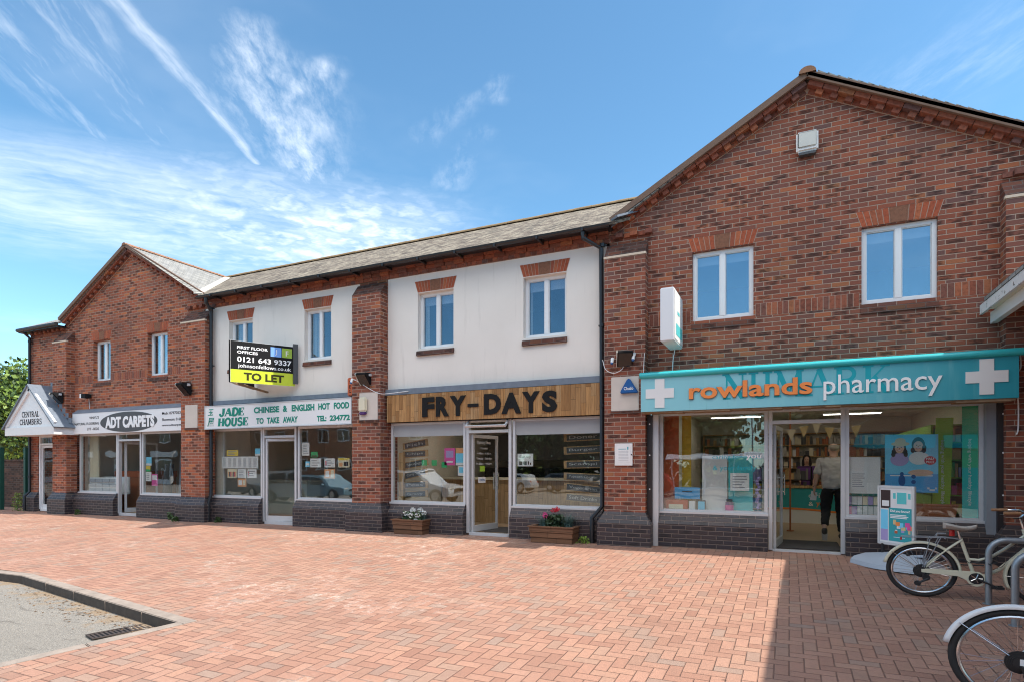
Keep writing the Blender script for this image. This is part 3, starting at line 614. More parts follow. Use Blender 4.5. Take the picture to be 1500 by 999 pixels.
for a, b in aw:
    w_ = upper_window(A, a, b, 0, .36)
    mb = MB(); [mb.box(a + .1 + .07*i, a + .165 + .07*i, .46 + .006*(i % 2), .462 + .006*(i % 2), WZ0 + .05, WZ1 - .06) for i in range(6 if a < -17 else 3)]
    if a > -17: mb.box(a + .16, b - .08, .45, .453, WZ0 + .05, WZ0 + .55)
    mb.build('blind', M['blind'], w_); brick_sill(w_, a, b, M['sooty brick'], .02); voussoirs(w_, a, b)
for a, b in ((-19.70, -18.83), (-17.94, -16.31), (-15.40, -14.55)): mb, bed = MB(), MB(); soldier(mb, bed, a, b); o = mb.build('soldier_course', M['brick unit'], A); bed.build('mortar_bed', M['mortar'], o)
pilaster(A, -20.45, -19.73); pilaster(A, -14.54, -13.62)
stall_riser(A, -19.62, -17.66); stall_riser(A, -16.60, -14.43)
def verge(par, pts, dz=-.155):
    mb, bd = MB(), MB()
    for (a, b) in pts:
        dentils(mb, (a[0], a[1] - .17), (b[0], b[1] - .17)); dentils(mb, (a[0], a[1] - .085), (b[0], b[1] - .085), pr=(.088, .088), un=.235)
        bd.prism([(a[0], a[1] - .172), (b[0], b[1] - .172), (b[0], b[1] + .02), (a[0], a[1] + .02)], 'y', .215, .245)
    o = mb.build('verge_course', M['brick unit'], par); bd.build('mortar_bed', M['mortar'], o)
verge(A, [((-20.12, 5.86), (-16.97, 7.60)), ((-16.97, 7.60), (-13.80, 5.86))])
mb = MB(); dentils(mb, (-22.1, 5.60), (-20.2, 5.60)); dentils(mb, (-22.1, 5.52), (-20.2, 5.52), pr=(.225,.225), un=.235); mb.build('dentil_course', M['brick unit'], A); mb = MB(); dentils(mb, (-14.6, 5.60), (-13.9, 5.60)); mb.build('dentil_course', M['brick unit'], A)
def slabroof(mb, pts, th=.05):
    n = len(pts); pts = [Vector(p) for p in pts]; nr = (pts[1]-pts[0]).cross(pts[2]-pts[0]).normalized()
    if nr.z < 0: nr = -nr
    vs = pts + [p - nr * th for p in pts]; up = (pts[1]-pts[0]).cross(pts[2]-pts[0]).z > 0
    fs = [tuple(range(n)), tuple(range(2*n-1, n-1, -1))] + [(i, n+i, n+(i+1) % n, (i+1) % n) for i in range(n)]
    mb.raw(vs, fs if up else [tuple(reversed(f)) for f in fs])
RZ = 7.68; RYM = 3.38
mb = MB(); slabroof(mb, [(-16.97, .03, RZ), (-13.7, .03, 5.88), (-13.7, -.1, 5.80), (-16.97, RYM, RZ)]); slabroof(mb, [(-16.97, .03, RZ), (-16.97, 7.2, RZ), (-20.2, 7.2, 5.9), (-20.2, .03, 5.9)])
slabroof(mb, [(-22.3, -.02, 5.80), (-20.14, -.02, 5.80), (-20.14, 1.2, 6.4), (-22.3, 1.2, 6.4)]); slabroof(mb, [(-22.3, 1.2, 6.4), (-20.14, 1.2, 6.4), (-20.14, 7.2, 5.6), (-22.3, 7.2, 5.6)]); slabroof(mb, [(-16.97, RYM, RZ), (-16.97, 7.2, RZ), (-13.7, 7.2, 5.8)])
rf = mb.build('roof', M['grey slates'], A)
def ridge(par, a, b, r=.11):
    mb = MB(); a = Vector(a); b = Vector(b); d = (b - a); L = d.length; d.normalize(); n = max(1, round(L / .45)); x = d.cross(Vector((0,0,1))).normalized()
    for i in range(n):
        p = a + d * (L*i/n); q_ = a + d * (L*(i+1)/n - .012); rr = r * (1.04 if i % 2 else 1)
        ring = [(x * math.cos(PI*j/8) * rr + Vector((0,0,1)) * (math.sin(PI*j/8) * rr * .8)) for j in range(9)]
        vs = [p + c for c in ring] + [q_ + c for c in ring]; mb.raw(vs, [(j, j+1, 10+j, 9+j) for j in range(8)] + [tuple(range(8,-1,-1)), tuple(range(9,18))])
    return mb.build('ridge_tiles', M['ridge clay'], par)
ridge(rf, (-16.97, .0, RZ - .03), (-16.97, RYM, RZ - .03), .09)
mb = MB(); mb.beam((-20.2, .045, 5.90), (-16.99, .045, 7.655), .10, .05, (0,1,0)); mb.beam((-16.95, .045, 7.655), (-13.72, .045, 5.865), .10, .05, (0,1,0)); mb.build('verge_board', M['verge board'], A)
mb = MB(); mb.beam((-13.75, -.1, 5.86), (-16.9, RYM, RZ + .01), .20, .035); mb.build('valley', M['mortar fillet'], A)
mb = MB(); mb.tube([(-22.3, -.05, 5.74), (-20.16, -.05, 5.74)], .06, 8); mb.box(-22.3, -20.16, -.03, .25, 5.66, 5.72); mb.build('gutter', M['black plastic'], A)
downpipe(A, [(-22.06, -.03, 5.70), (-22.06, .17, 5.52), (-22.06, .17, .62), (-22.09, .04, .48), (-22.09, .04, .02)])
room(A, -19.7, -14.5, .5, 4.6, .08, 2.6, 'room wall', 'room floor'); room(A, -20.0, -14.6, .52, 3.4, 3.3, 5.5, 'room grey', 'room floor')
mb = MB(); mb.box(-19.72, -14.5, .3, .5, 2.40, 3.1); mb.build('lintel_beam', M['black matt'], A)
shop_window(A, -19.55, -17.70); shop_window(A, -16.57, -14.56)
df = door_frame(A, -17.68, -16.60, 2.16)
door_leaf(df, (-17.60, .42), 78, .9, .09, 2.15)
df = door_frame(A, -21.72, -20.66, 2.1, mat='white upvc'); door_leaf(df, (-21.65, .33), 0, .93, .09, 2.09, mat='white upvc')
# door porch with pediment
P = thing('porch', (-20.9, .24, 2.4), 'white pedimented door canopy with grey felt roof at the far left', 'porch')
px0, px1, pxm, py = -22.20, -19.54, -20.87, -.43
mb = MB(); mb.prism([(px0, 2.62), (px1, 2.62), (pxm, 3.86)], 'y', py + .05, py + .10); mb.build('pediment', M['sign white'], P)
mb = MB(); mb.box(px0, px1, py, .24, 2.38, 2.62)
mb.beam((px0 + .02, py + .03, 2.68), (pxm, py + .03, 3.80), .16, .07, (0,1,0)); mb.beam((pxm, py + .03, 3.80), (px1 - .02, py + .03, 2.68), .16, .07, (0,1,0)); mb.build('fascia_trim', M['white panel'], P)
mb = MB(); slabroof(mb, [(px1 + .1, py - .05, 2.60), (px1 + .1, .24, 2.60), (pxm, .24, 3.93), (pxm, py - .05, 3.93)], .04); slabroof(mb, [(px0 - .1, py - .05, 2.60), (px0 - .1, .24, 2.60), (pxm, .24, 3.93), (pxm, py - .05, 3.93)], .04); mb.build('roof', M['lead'], P)
mb = MB()
for i in range(9):
    x = pxm + (px1 + .1 - pxm) * i / 9; z = 3.93 + (2.60 - 3.93) * i / 9
    if -20.47 < x: mb.box(x, x + .15, -.012, .0, z - .02, z + .14)
mb.box(pxm - .12, pxm + .16, .22, .236, 3.9, 4.06); mb.build('flashing', M['lead'], P)
mb = MB(); slab_into(mb, 'CENTRAL', -21.34, -20.40, 2.93, 3.10, .17, .08, .004, py + .05); slab_into(mb, 'CHAMBERS', -21.46, -20.26, 2.70, 2.87, .17, .08, .004, py + .05); mb.build('lettering', M['black matt'], P)
# ---------------------------------------------------------------- middle rendered building
B = thing('rendered_shops', (-8.4, .3, 0), 'white rendered two storey middle building between the two brick gables', 'building')
bw_ = [(-13.02, -12.18), (-10.46, -9.64), (-7.23, -6.34), (-4.745, -3.845)]
mb = MB(); wall_holes(mb, -13.92, -8.80, 3.12, 5.55, [(a, b, WZ0, WZ1) for a, b in bw_[:2]]); mb.build('rendered_wall', M['white render'], B); mb = MB(); wall_holes(mb, -8.02, -3.0, 3.12, 5.55, [(a, b, WZ0, WZ1) for a, b in bw_[2:]]); mb.build('rendered_wall', M['white render'], B)
mb = MB(); mb.box(-13.92, -2.9, .225, .5, 5.552, 5.80); mb.box(-8.8, -8.02, .24, .5, 2.3, 5.55); mb.box(-8.9, -7.95, .3, .5, .1, 2.4); mb.build('brick_wall', M['red brick'], B)
mb = MB(); dentils(mb, (-13.6, 5.63), (-3.0, 5.63), pr=(.19, .165), un=.235); dentils(mb, (-13.6, 5.555), (-3.0, 5.555), pr=(.195, .207), un=.12); dentils(mb, (-13.6, 5.71), (-3.0, 5.71), pr=(.15, .15), un=.235); o = mb.build('dentil_course', M['brick unit'], B)
mb = MB(); mb.box(-13.6, -3.0, .213, .224, 5.555, 5.79); mb.build('mortar_bed', M['mortar'], o)
for i, (a, b) in enumerate(bw_): w_ = upper_window(B, a, b, (0, 0, .16, .17)[i], .35, 'upper glass dark'); mb = MB(); [mb.box(a + .07 + .045*k, a + .11 + .045*k, .452 + .008*(k % 2), .455 + .008*(k % 2), WZ0 + .03, WZ1 - .05) for k in range((4, 4, 2, 1)[i])]; mb.build('curtain', M['room wall'], w_); brick_sill(w_, a, b, M['sooty brick'], .055); voussoirs(w_, a, b)
pilaster(B, -8.82, -8.04, gable=False)
stall_riser(B, -13.72, -11.86); stall_riser(B, -10.72, -8.93); stall_riser(B, -7.93, -6.06); stall_riser(B, -5.00, -3.13)
mb = MB(); slabroof(mb, [(-13.7, -.12, 5.80), (-2.8, -.12, 5.80), (.26, RYM, RZ), (-16.97, RYM, RZ)]); slabroof(mb, [(-16.97, RYM, RZ), (.26, RYM, RZ), (.26, 7.2, 5.7), (-16.97, 7.2, 5.7)])
rf = mb.build('roof', M['lichened tiles'], B); flat('yellowed ridge', (.25,.165,.085), .9, var=.7, scale=5); o = ridge(rf, (-16.9, RYM, RZ - .02), (.2, RYM, RZ - .02), .10); o.data.materials[0] = M['yellowed ridge']
mb = MB()
cs = [(-.12 - .06*math.cos(PI*j/6), 5.77 - .06*math.sin(PI*j/6)) for j in range(7)]
mb.prism([(p[0], p[1]) for p in cs] + [(-.06, 5.775), (-.18, 5.775)][::1], 'x', -13.72, -2.92)
for x in lin(-13.2, -3.4, 11): mb.box(x - .018, x + .018, -.187, .16, 5.705, 5.76)
mb.box(-13.72, -2.92, -.05, .22, 5.755, 5.78); mb.build('gutter', M['black plastic'], B)
downpipe(B, [(-13.42, -.12, 5.70), (-13.42, -.12, 5.60), (-13.54, .12, 5.42), (-13.54, .12, .70), (-13.54, .05, .5), (-13.54, .05, .02)])
downpipe(B, [(-3.40, -.12, 5.70), (-3.40, -.12, 5.60), (-3.13, .14, 5.44), (-3.11, .14, .72), (-3.28, .05, .5), (-3.28, .05, .03)])
mb = MB(); mb.box(-13.75, -8.83, .15, .245, 3.02, 3.12); mb.box(-8.02, -3.14, .15, .245, 3.00, 3.12); mb.build('flashing', M['lead'], B)
mb = MB(); mb.box(-13.9, -3.05, .34, .5, 2.40, 3.12); mb.build('lintel_beam', M['black matt'], B)
room(B, -13.85, -8.9, .5, 4.6, .08, 2.6, 'room wall', 'room floor'); room(B, -7.95, -3.1, .5, 5.0, .08, 2.6, 'room wall', 'room floor')
room(B, -13.8, -8.85, .52, 4, 3.3, 5.5, 'room dark', 'room floor'); room(B, -7.95, -3.1, .52, 4, 3.3, 5.5, 'room dark', 'room floor')
shop_window(B, -13.76, -11.88); shop_window(B, -10.70, -8.86); shop_window(B, -7.96, -6.07); shop_window(B, -4.99, -3.14)
df = door_frame(B, -11.86, -10.74, 2.14); door_leaf(df, (-11.78, .30), 10, .98, .09, 2.13)
df = door_frame(B, -6.05, -5.02, 2.13, fan=False)
door_leaf(df, (-5.95, .33), 80, .88, .09, 2.11)
T_ = Matrix.Translation((-5.99, .27, 2.385)) @ Matrix.Rotation(R(-52), 4, 'X'); mb = MB(); mb.T = T_; mb.box(0, .92, -.02, .02, -.22, -.19).box(0, .92, -.02, .02, -.03, 0).box(0, .03, -.02, .02, -.19, -.03).box(.89, .92, -.02, .02, -.19, -.03)
fl_ = mb.build('fanlight', M['silver frame'], df); mb = MB(); mb.T = T_; mb.box(.03, .89, -.003, .003, -.19, -.03); mb.build('pane', M['shop glass'], fl_)
# ---------------------------------------------------------------- right gabled building
Cc = thing('brick_shop', (.2, .3, 0), 'gabled red brick pharmacy building at the right of the parade', 'building')
cw = [(-1.525, -.54), (1.02, 2.00)]
mb = MB(); wall_holes(mb, -3.05, 5.6, 3.0, 5.62, [(a, b, WZ0, WZ1) for a, b in cw])
mb.prism([(-2.9, 5.622), (5.6, 5.622), (5.6, 5.74), (3.6, 5.74), (3.42, 5.86), (.26, 7.58), (-2.9, 5.80)], 'y', .24, .5); mb.box(2.8, 5.6, .242, .5, -.2, 3.0); mb.box(-3.0, -2.3, .3, .5, .1, 3.0)
mb.build('wall', M['red brick'], Cc)
mb = MB(); mb.box(2.9, 5.6, .12, .3, -.3, .45); mb.build('plinth', M['blue plinth brick'], Cc)
for i, (a, b) in enumerate(cw): w_ = upper_window(Cc, a, b, (.13, .14)[i], .30); brick_sill(w_, a, b, M['sooty brick'], .02); voussoirs(w_, a, b)
for a, b in ((-2.27, -1.55), (-.51, .99), (2.03, 2.72)): mb, bed = MB(), MB(); soldier(mb, bed, a, b); o = mb.build('soldier_course', M['brick unit'], Cc); bed.build('mortar_bed', M['mortar'], o)
pilaster(Cc, -3.03, -2.29); pilaster(Cc, 2.74, 3.48); stall_riser(Cc, -2.09, -.32); stall_riser(Cc, .80, 2.64)
verge(Cc, [((-2.92, 5.86), (.26, 7.60)), ((.26, 7.60), (3.45, 5.86))])
mb = MB(); dentils(mb, (-3.0, 5.60), (-2.2, 5.60)); mb.build('dentil_course', M['brick unit'], Cc); mb = MB(); dentils(mb, (2.75, 5.56), (3.5, 5.56)); mb.build('dentil_course', M['brick unit'], Cc)
mb = MB(); slabroof(mb, [(.26, .02, RZ), (-2.88, .02, 5.90), (-2.80, .0, 5.86), (.26, RYM, RZ)], .03); slabroof(mb, [(.26, .02, RZ), (3.5, .02, 5.9), (3.5, 7.2, 5.9), (.26, 7.2, RZ)]); slabroof(mb, [(3.4, -.02, 5.80), (5.8, -.02, 5.80), (5.8, 1.2, 6.4), (3.4, 1.2, 6.4)]); slabroof(mb, [(3.4, 1.2, 6.4), (5.8, 1.2, 6.4), (5.8, 7.2, 5.6), (3.4, 7.2, 5.6)]); slabroof(mb, [(.26, RYM, RZ), (.26, 7.2, RZ), (-2.8, 7.2, 5.8)])
# slate edges standing a little above the right verge
for i in range(22):
    f0, f1 = i / 22, (i + 1) / 22; x0, x1 = .40 + 3.0*f0, .40 + 3.0*f1 + .03; z0, z1 = 7.62 - 1.68*f0, 7.62 - 1.68*f1
    mb.prism([(x0, z0), (x1, z1), (x1, z1 + .012), (x0 + .01, z0 + .045)], 'y', .03 + .004*rng.random(), .6)
rf = mb.build('roof', M['grey slates'], Cc); ridge(rf, (.26, -.02, RZ - .04), (.26, RYM, RZ - .04), .125)
mb = MB(); mb.beam((-2.93, .045, 5.885), (.25, .045, 7.645), .10, .05, (0,1,0)); mb.beam((.27, .045, 7.645), (3.5, .045, 5.865), .10, .05, (0,1,0)); mb.build('verge_board', M['verge board'], Cc)
mb = MB(); mb.beam((-2.82, -.1, 5.86), (.2, RYM, RZ + .01), .2, .035); mb.raw([(-2.9,-.04,5.72),(-2.78,-.04,5.78),(-2.72,-.03,5.95),(-2.82,-.03,5.93)], [(0,1,2,3)]); mb.build('valley', M['lead'], Cc)
for a, b in ((-2.28, -2.19), (2.67, 2.80)):
    mb = MB(); mb.box(a, b, .10, .3, -.1, 2.36); o = mb.build('jamb_panel', M['dark brown panel'], Cc)
    for z in (.45, 1.05, 1.65, 2.2): mb = MB(); mb.cyl(((a+b)/2, .097, z), ((a+b)/2, .103, z), .013, n=8); mb.build('screw_cap', M['white letter'], o)
mb = MB(); mb.box(-2.19, -2.09, .14, .3, -.1, 2.36); mb.build('jamb', M['silver frame'], Cc); mb = MB(); mb.box(2.555, 2.668, .14, .3, -.1, 2.36); mb.build('jamb', M['grey steel'], Cc)
mb = MB(); mb.box(-2.3, 2.8, .34, .5, 2.40, 3.0); mb.build('lintel_beam', M['black matt'], Cc)
room(Cc, -2.28, 2.78, .5, 7.3, .08, 2.7, 'room wall', 'room floor'); room(Cc, -2.2, 2.7, .52, 4, 3.3, 5.5, 'room dark', 'room floor')
shop_window(Cc, -2.09, -.32, 'silver frame'); shop_window(Cc, .80, 2.555, 'silver frame')
df = door_frame(Cc, -.31, .80, 2.15); door_leaf(df, (-.22, .38), 84, .92, .09, 2.14)
for i, y in enumerate((1.6, 3.4, 5.2)):
    for x in (-1.2, 1.3):
        t_ = thing('ceiling_light', (x, y, 2.68), 'lit strip light on the pharmacy ceiling', 'ceiling light', 'ceiling lights inside the pharmacy'); mb = MB(); mb.box(x-.6, x+.6, y-.14, y+.14, 2.655, 2.69); mb.build('housing', M['white upvc'], t_); mb = MB(); mb.box(x-.57, x+.57, y-.11, y+.11, 2.645, 2.654); mb.build('diffuser', M['ceiling lamp'], t_)
# covered walkway on the right, its eave running towards the viewer
K = thing('covered_walkway', (4, -4, 0), 'covered walkway roof with flaking white fascia at the right edge', 'canopy')
m, t = newmat('flaking paint'); P_, N_ = t.pos(); vec = t.comb(*P_); c = t.mix(t.noise(vec, 12, 5, .7).sm(.58, .64), (.74,.73,.72), (.10,.075,.06)); t.out(c, .75, t.bump(t.noise(vec, 12, 4), .004)); M['flaking paint'] = m
mb = MB(); mb.box(2.50, 2.535, -8.6, .235, 3.64, 3.775); mb.build('fascia', M['flaking paint'], K)
mb = MB(); mb.box(2.537, 5.8, -8.6, -.005, 3.66, 3.69); mb.build('soffit', M['cream plastic'], K)
mb = MB(); mb.prism([(2.49, 3.78), (6.0, 4.9), (6.0, 4.95), (2.49, 3.83)], 'y', -8.62, -.02); mb.build('roof', M['grey slates'], K)
mb = MB(); mb.box(2.62, 2.70, -8.5, .23, 3.50, 3.658); mb.build('beam', M['white panel'], K)
mb = MB(); mb.box(5.8, 6.1, -8.6, .2, -.6, 6.0); mb.build('wall', M['red brick'], K)
#@@OBJECTS
# ================================================================== SIGNS
mb = MB(); S = thing('shop_sign', (-17, .12, 2.4), 'white fascia sign with dark oval reading ADT CARPETS', 'shop sign', 'fascia signs over the shops')
mb.box(-19.60, -14.56, .10, .24, 2.40, 3.015); mb.build('board', M['sign white'], S)
mb = MB(); mb.prism([(.09, 3.017), (.24, 3.017), (.24, 3.14)], 'x', -19.62, -14.56); mb.build('flashing', M['lead'], S)
mb = MB(); mb.prism([(-16.93 + 1.28*math.cos(2*PI*i/48), 2.70 + .285*math.sin(2*PI*i/48)) for i in range(48)], 'y', .094, .102); mb.build('oval', M['charcoal'], S)
mb = MB(); text_into(mb, 'ADT CARPETS', -17.96, -15.76, 2.53, 2.86, .055, .006, y=.093); mb.build('lettering', M['white letter'], S)
mb = MB()
for tx, a, b, z in (("VINYL'S", -18.75, -18.28, 2.83), ('NATURAL FLOORING', -19.48, -18.28, 2.66), ('LVT - BEDS', -18.85, -18.28, 2.50), ('Mob: 07970534', -15.45, -14.62, 2.84), ('Showroom: 01684', -15.45, -14.60, 2.67), ('www.adtcarpets.', -15.45, -14.60, 2.51)):
    text_into(mb, tx, a, b, z, z + .075, .012, .003, y=.0995)
mb.build('lettering', M['black matt'], S)
S = thing('shop_sign', (-11.2, 0, 2.4), 'white fascia sign with green lettering reading JADE HOUSE', 'shop sign', 'fascia signs over the shops')
mb = MB(); mb.box(-13.61, -8.84, .0, .24, 2.41, 2.965); mb.build('board', M['sign white'], S)
mb = MB(); mb.box(-13.62, -8.83, -.012, .02, 2.385, 2.41).box(-13.62, -8.83, -.012, .02, 2.965, 2.985).box(-13.62, -13.60, -.012, .02, 2.41, 2.965).box(-8.85, -8.83, -.012, .02, 2.41, 2.965); mb.build('trim', M['silver frame'], S)
mb = MB(); slab_into(mb, 'JADE', -13.06, -12.20, 2.705, 2.90, .30, .12, .005, 0, .08); slab_into(mb, 'HOUSE', -13.14, -12.06, 2.455, 2.655, .30, .12, .005, 0, .08); mb.build('lettering', M['jade green'], S); mb = MB()
for tx, a, b, z0, z1 in (('CHINESE', -11.86, -11.02, 2.735, 2.885), ('&', -10.90, -10.76, 2.735, 2.885), ('ENGLISH', -10.62, -9.92, 2.735, 2.89), ('HOT', -9.80, -9.46, 2.74, 2.89), ('FOOD', -9.34, -8.90, 2.74, 2.89), ('TO', -11.78, -11.53, 2.475, 2.62), ('TAKE', -11.42, -11.02, 2.475, 2.62), ('AWAY', -10.90, -10.43, 2.475, 2.62), ('TEL:', -9.84, -9.56, 2.475, 2.605), ('234772', -9.46, -8.88, 2.475, 2.605)):
    if tx == 'TO': mb.build('lettering', M['jade green'], S); mb = MB()
    text_into(mb, tx, a, b, z0, z1, .04, .005, y=0)
mb.build('lettering', M['jade green'], S); mb = MB()
text_into(mb, '玉', -13.50, -13.30, 2.74, 2.90, .01, .005, y=0, shear=.2); text_into(mb, '屋', -13.52, -13.27, 2.46, 2.68, .01, .005, y=0, shear=.2)
mb.build('lettering', M['jade green'], S)
S = thing('shop_sign', (-5.6, .14, 2.4), 'wooden pallet board fascia sign with black letters reading FRY-DAYS', 'shop sign', 'fascia signs over the shops')
mb = MB(); x = -7.97
while x < -3.15:
    e = min(x + .098, -3.145); mb.box(x + .002, e - .002, .14 - rng.random()*.008, .24, 2.405, 2.99); x += .098
mb.build('boards', M['pallet boards'], S); mb = MB(); mb.box(-7.98, -3.14, .17, .25, 2.39, 3.0); mb.build('backing', M['black matt'], S)
mb = MB()
for ch, a, b in (('F', -7.04, -6.74), ('R', -6.70, -6.38), ('Y', -6.36, -5.98), ('D', -5.56, -5.18), ('A', -5.17, -4.74), ('Y', -4.72, -4.35), ('S', -4.30, -3.99)): text_into(mb, ch, a + .33*0, b, 2.485, 2.90, .055, .012, y=.129)
mb.box(-5.94, -5.69, .117, .128, 2.655, 2.72); mb.build('lettering', M['black matt'], S)
S = thing('shop_sign', (.2, -.3, 2.4), 'faded teal fascia sign reading rowlands pharmacy between two white crosses', 'shop sign', 'fascia signs over the shops')
mb = MB(); mb.box(-2.30, 2.80, -.30, .235, 2.385, 2.965); mb.build('board', M['teal fascia'], S)
mb = MB(); mb.tube([(-2.315, -.30, 3.0), (2.86, -.30, 3.0)], .052, 12); mb.box(-2.31, 2.85, -.29, .235, 2.985, 3.04); mb.build('awning_tube', M['teal tube'], S, smooth=True)
mb = MB(); x = -2.29
while x < 2.75:
    e = x + rng.uniform(.1, .5); mb.box(x, min(e, 2.77), -.285 + rng.random()*.03, .0, 2.345 + rng.random()*.02, 2.383); x = e
mb.build('lower_trim', M['rotten trim'], S)
mb = MB(); slab_into(mb, 'NUMARK', -.98, 1.35, 2.53, 2.945, .17, .06, .001, -.3005); mb.build('ghost_lettering', M['teal dark'], S)
mb = MB(); text_into(mb, 'rowlands', -1.50, .32, 2.555, 2.825, .03, .02, y=-.302); mb.build('lettering', [M['orange letter edge']], S)
mb = MB(); text_into(mb, 'rowlands', -1.50, .32, 2.560, 2.825, .025, .003, y=-.3225); mb.build('lettering', M['orange letter'], S)
mb = MB(); text_into(mb, 'pharmacy', .47, 1.95, 2.455, 2.83, .004, .012, y=-.304); mb.build('lettering', M['white letter'], S)
for cx, cz, a in ((-1.98, 2.685, .235), (2.45, 2.685, .235)):
    mb = MB(); b = a * .34; mb.prism([(cx-b,cz-a*1.03),(cx+b,cz-a*1.03),(cx+b,cz-b),(cx+a,cz-b),(cx+a,cz+b),(cx+b,cz+b),(cx+b,cz+a*1.03),(cx-b,cz+a*1.03),(cx-b,cz+b),(cx-a,cz+b),(cx-a,cz-b),(cx-b,cz-b)], 'y', -.312, -.3005); mb.build('cross', M['white panel'], S)
# estate agent's board
S = thing('to_let_board', (-10.67, .15, 3.8), 'black and lime TO LET board jutting from the white wall above JADE HOUSE', 'to let sign')
O = Vector((-11.38, -1.07, 3.34)); U = Vector((.71, 1.22, 0)).normalized(); V = Vector((0,0,1)); N = U.cross(V); L = 1.41
def fbox(mb, u0, u1, v0, v1, n0, n1): mb.raw([O + U*u + V*v + N*n for n in (n0, n1) for u, v in ((u0,v0),(u1,v0),(u1,v1),(u0,v1))], [(3,2,1,0),(4,5,6,7),(0,1,5,4),(1,2,6,5),(2,3,7,6),(3,0,4,7)])
mb = MB(); fbox(mb, 0, L, 0, .94, -.01, 0); mb.build('panel', M['white panel'], S)
mb = MB(); fbox(mb, .005, L, .30, .935, .0005, .003); mb.build('black_field', M['black matt'], S)
mb = MB(); fbox(mb, .005, L, .005, .30, .0005, .003); mb.build('lime_field', M['lime board'], S)
fr_ = (O, U, V, N * 1.0); fr2 = (O + N*.003, U, V, N)
mb = MB(); text_into(mb, 'FIRST FLOOR', .14, .80, .765, .83, .03, .003, fr2); text_into(mb, 'OFFICES', .14, .58, .66, .725, .03, .003, fr2); text_into(mb, '0121 643 9337', .14, 1.33, .47, .595, .025, .003, fr2); text_into(mb, 'johnsonfellows.co.uk', .16, 1.32, .325, .435, .012, .003, fr2); mb.build('lettering', M['white letter'], S)
mb = MB(); text_into(mb, 'TO LET', .28, 1.16, .065, .245, .04, .003, fr2); mb.build('lettering', M['let brown'], S)
mb = MB(); fbox(mb, .86, 1.10, .66, .88, .003, .005); mb.build('logo_square', M['jf blue'], S); mb = MB(); fbox(mb, 1.115, 1.34, .66, .88, .003, .005); mb.build('logo_square', M['jf green'], S)
fr3 = (O + N*.005, U, V, N); mb = MB(); text_into(mb, 'J', .955, 1.0, .70, .83, 0, .002, fr3); text_into(mb, 'F', 1.2, 1.26, .70, .82, 0, .002, fr3); mb.build('lettering', M['white letter'], S)
mb = MB(); fbox(mb, L - .05, L + .06, .06, 1.0, .003, .06); mb.build('mounting_post', M['charcoal'], S)
mb = MB(); mb.beam(O + U*.1 + V*-.02, Vector((-11.62, .2, 3.26)), .05, .04); mb.beam(Vector((-11.38,-1.05,3.36)), Vector((-12.0,.22,3.36)), .04, .05); mb.build('strut', M['rotten trim'], S)
mb = MB(); mb.raw([(-11.41,-1.07,3.34),(-12.05,.18,3.34),(-12.05,.18,4.28),(-11.41,-1.07,4.28)], [(0,1,2,3)]); mb.raw([(-11.415,-1.08,3.34),(-12.055,.17,3.34),(-12.055,.17,4.28),(-11.415,-1.08,4.28)], [(3,2,1,0)]); mb.build('rear_panel', M['black matt'], S)
# projecting light box
S = thing('light_box_sign', (-1.79, .24, 3.9), 'pale projecting light box sign on the brick wall left of the gable windows', 'light box')
mb = MB(); mb.box(-1.90, -1.68, -.68, .16, 3.48, 4.34); mb.build('box', M['sign white'], S, bevel=.012)
mb = MB(); mb.box(-1.678, -1.672, -.64, .12, 3.52, 4.30); mb.build('face', M['white panel'], S); mb = MB(); mb.box(-1.671, -1.668, -.52, .04, 3.60, 3.78); mb.box(-1.671, -1.668, -.40, -.2, 3.95, 4.0); mb.build('print', M['aqua board'], S)
mb = MB(); mb.box(-1.82, -1.76, .16, .25, 3.6, 4.2); mb.build('bracket', M['galvanised'], S)
mb = MB(); mb.tube([(-1.8, .1, 3.48), (-1.83, .1, 3.3), (-1.86, .2, 3.05)], .008, 6); mb.build('cable', M['white upvc'], S)
# ================================================================== FITTINGS ON THE PIERS
def spot(x, z, y, lab, ang=0, s=1.):
    t_ = thing('wall_floodlight', (x, y, z), lab, 'floodlight', 'wedge floodlights on the brick piers', rz=R(ang))
    mb = MB(); mb.prism([(0, .16*s), (-.24*s, .15*s), (-.26*s, .10*s), (-.02, -.17*s), (0, -.17*s)], 'x', -.17*s, .17*s); mb.build('housing', M['black matt'], t_, local=True, bevel=.01)
    mb = MB(); mb.raw([(-.145*s,-.262*s,.085*s),(-.145*s,-.035*s,-.17*s),(.145*s,-.035*s,-.17*s),(.145*s,-.262*s,.085*s)], [(0,1,2,3)]); mb.build('lens', M['car glass'], t_, local=True)
    mb = MB(); mb.prism([(-.01, .165*s), (-.25*s, .155*s), (-.27*s, .10*s), (-.02, -.18*s)], 'x', -.185*s, -.172*s); mb.build('cheek', M['lamp lens'], t_, local=True)
    mb = MB(); mb.box(-.05*s, .05*s, -.02, .0, -.05*s, .05*s); mb.box(.175*s, .235*s, -.12*s, -.06*s, .06*s, .12*s); mb.build('bracket', M['silver frame'], t_, local=True)
spot(-19.98, 3.50, 0, 'black wedge floodlight on the pier beside the white porch', -12)
spot(-14.24, 3.46, 0, 'black wedge floodlight on the pier between ADT CARPETS and JADE HOUSE', -12)
spot(-8.42, 3.36, 0, 'black wedge floodlight on the pier above the cream alarm box', 0, .8)
spot(-2.66, 3.36, 0, 'black wedge floodlight on the pier above the blue triangle', 18, .8)
t_ = thing('floodlight', (.26, .24, 6.63), 'white square bulkhead floodlight high on the pharmacy gable', 'floodlight'); mb = MB(); mb.box(.10, .42, .12, .24, 6.47, 6.80); mb.build('housing', M['white panel'], t_, bevel=.03); mb = MB(); mb.box(.125, .395, .10, .125, 6.53, 6.775); mb.build('lens', M['lamp lens'], t_, bevel=.02); mb = MB(); mb.box(.14, .38, .14, .236, 6.43, 6.47); mb.build('hood', M['charcoal'], t_)
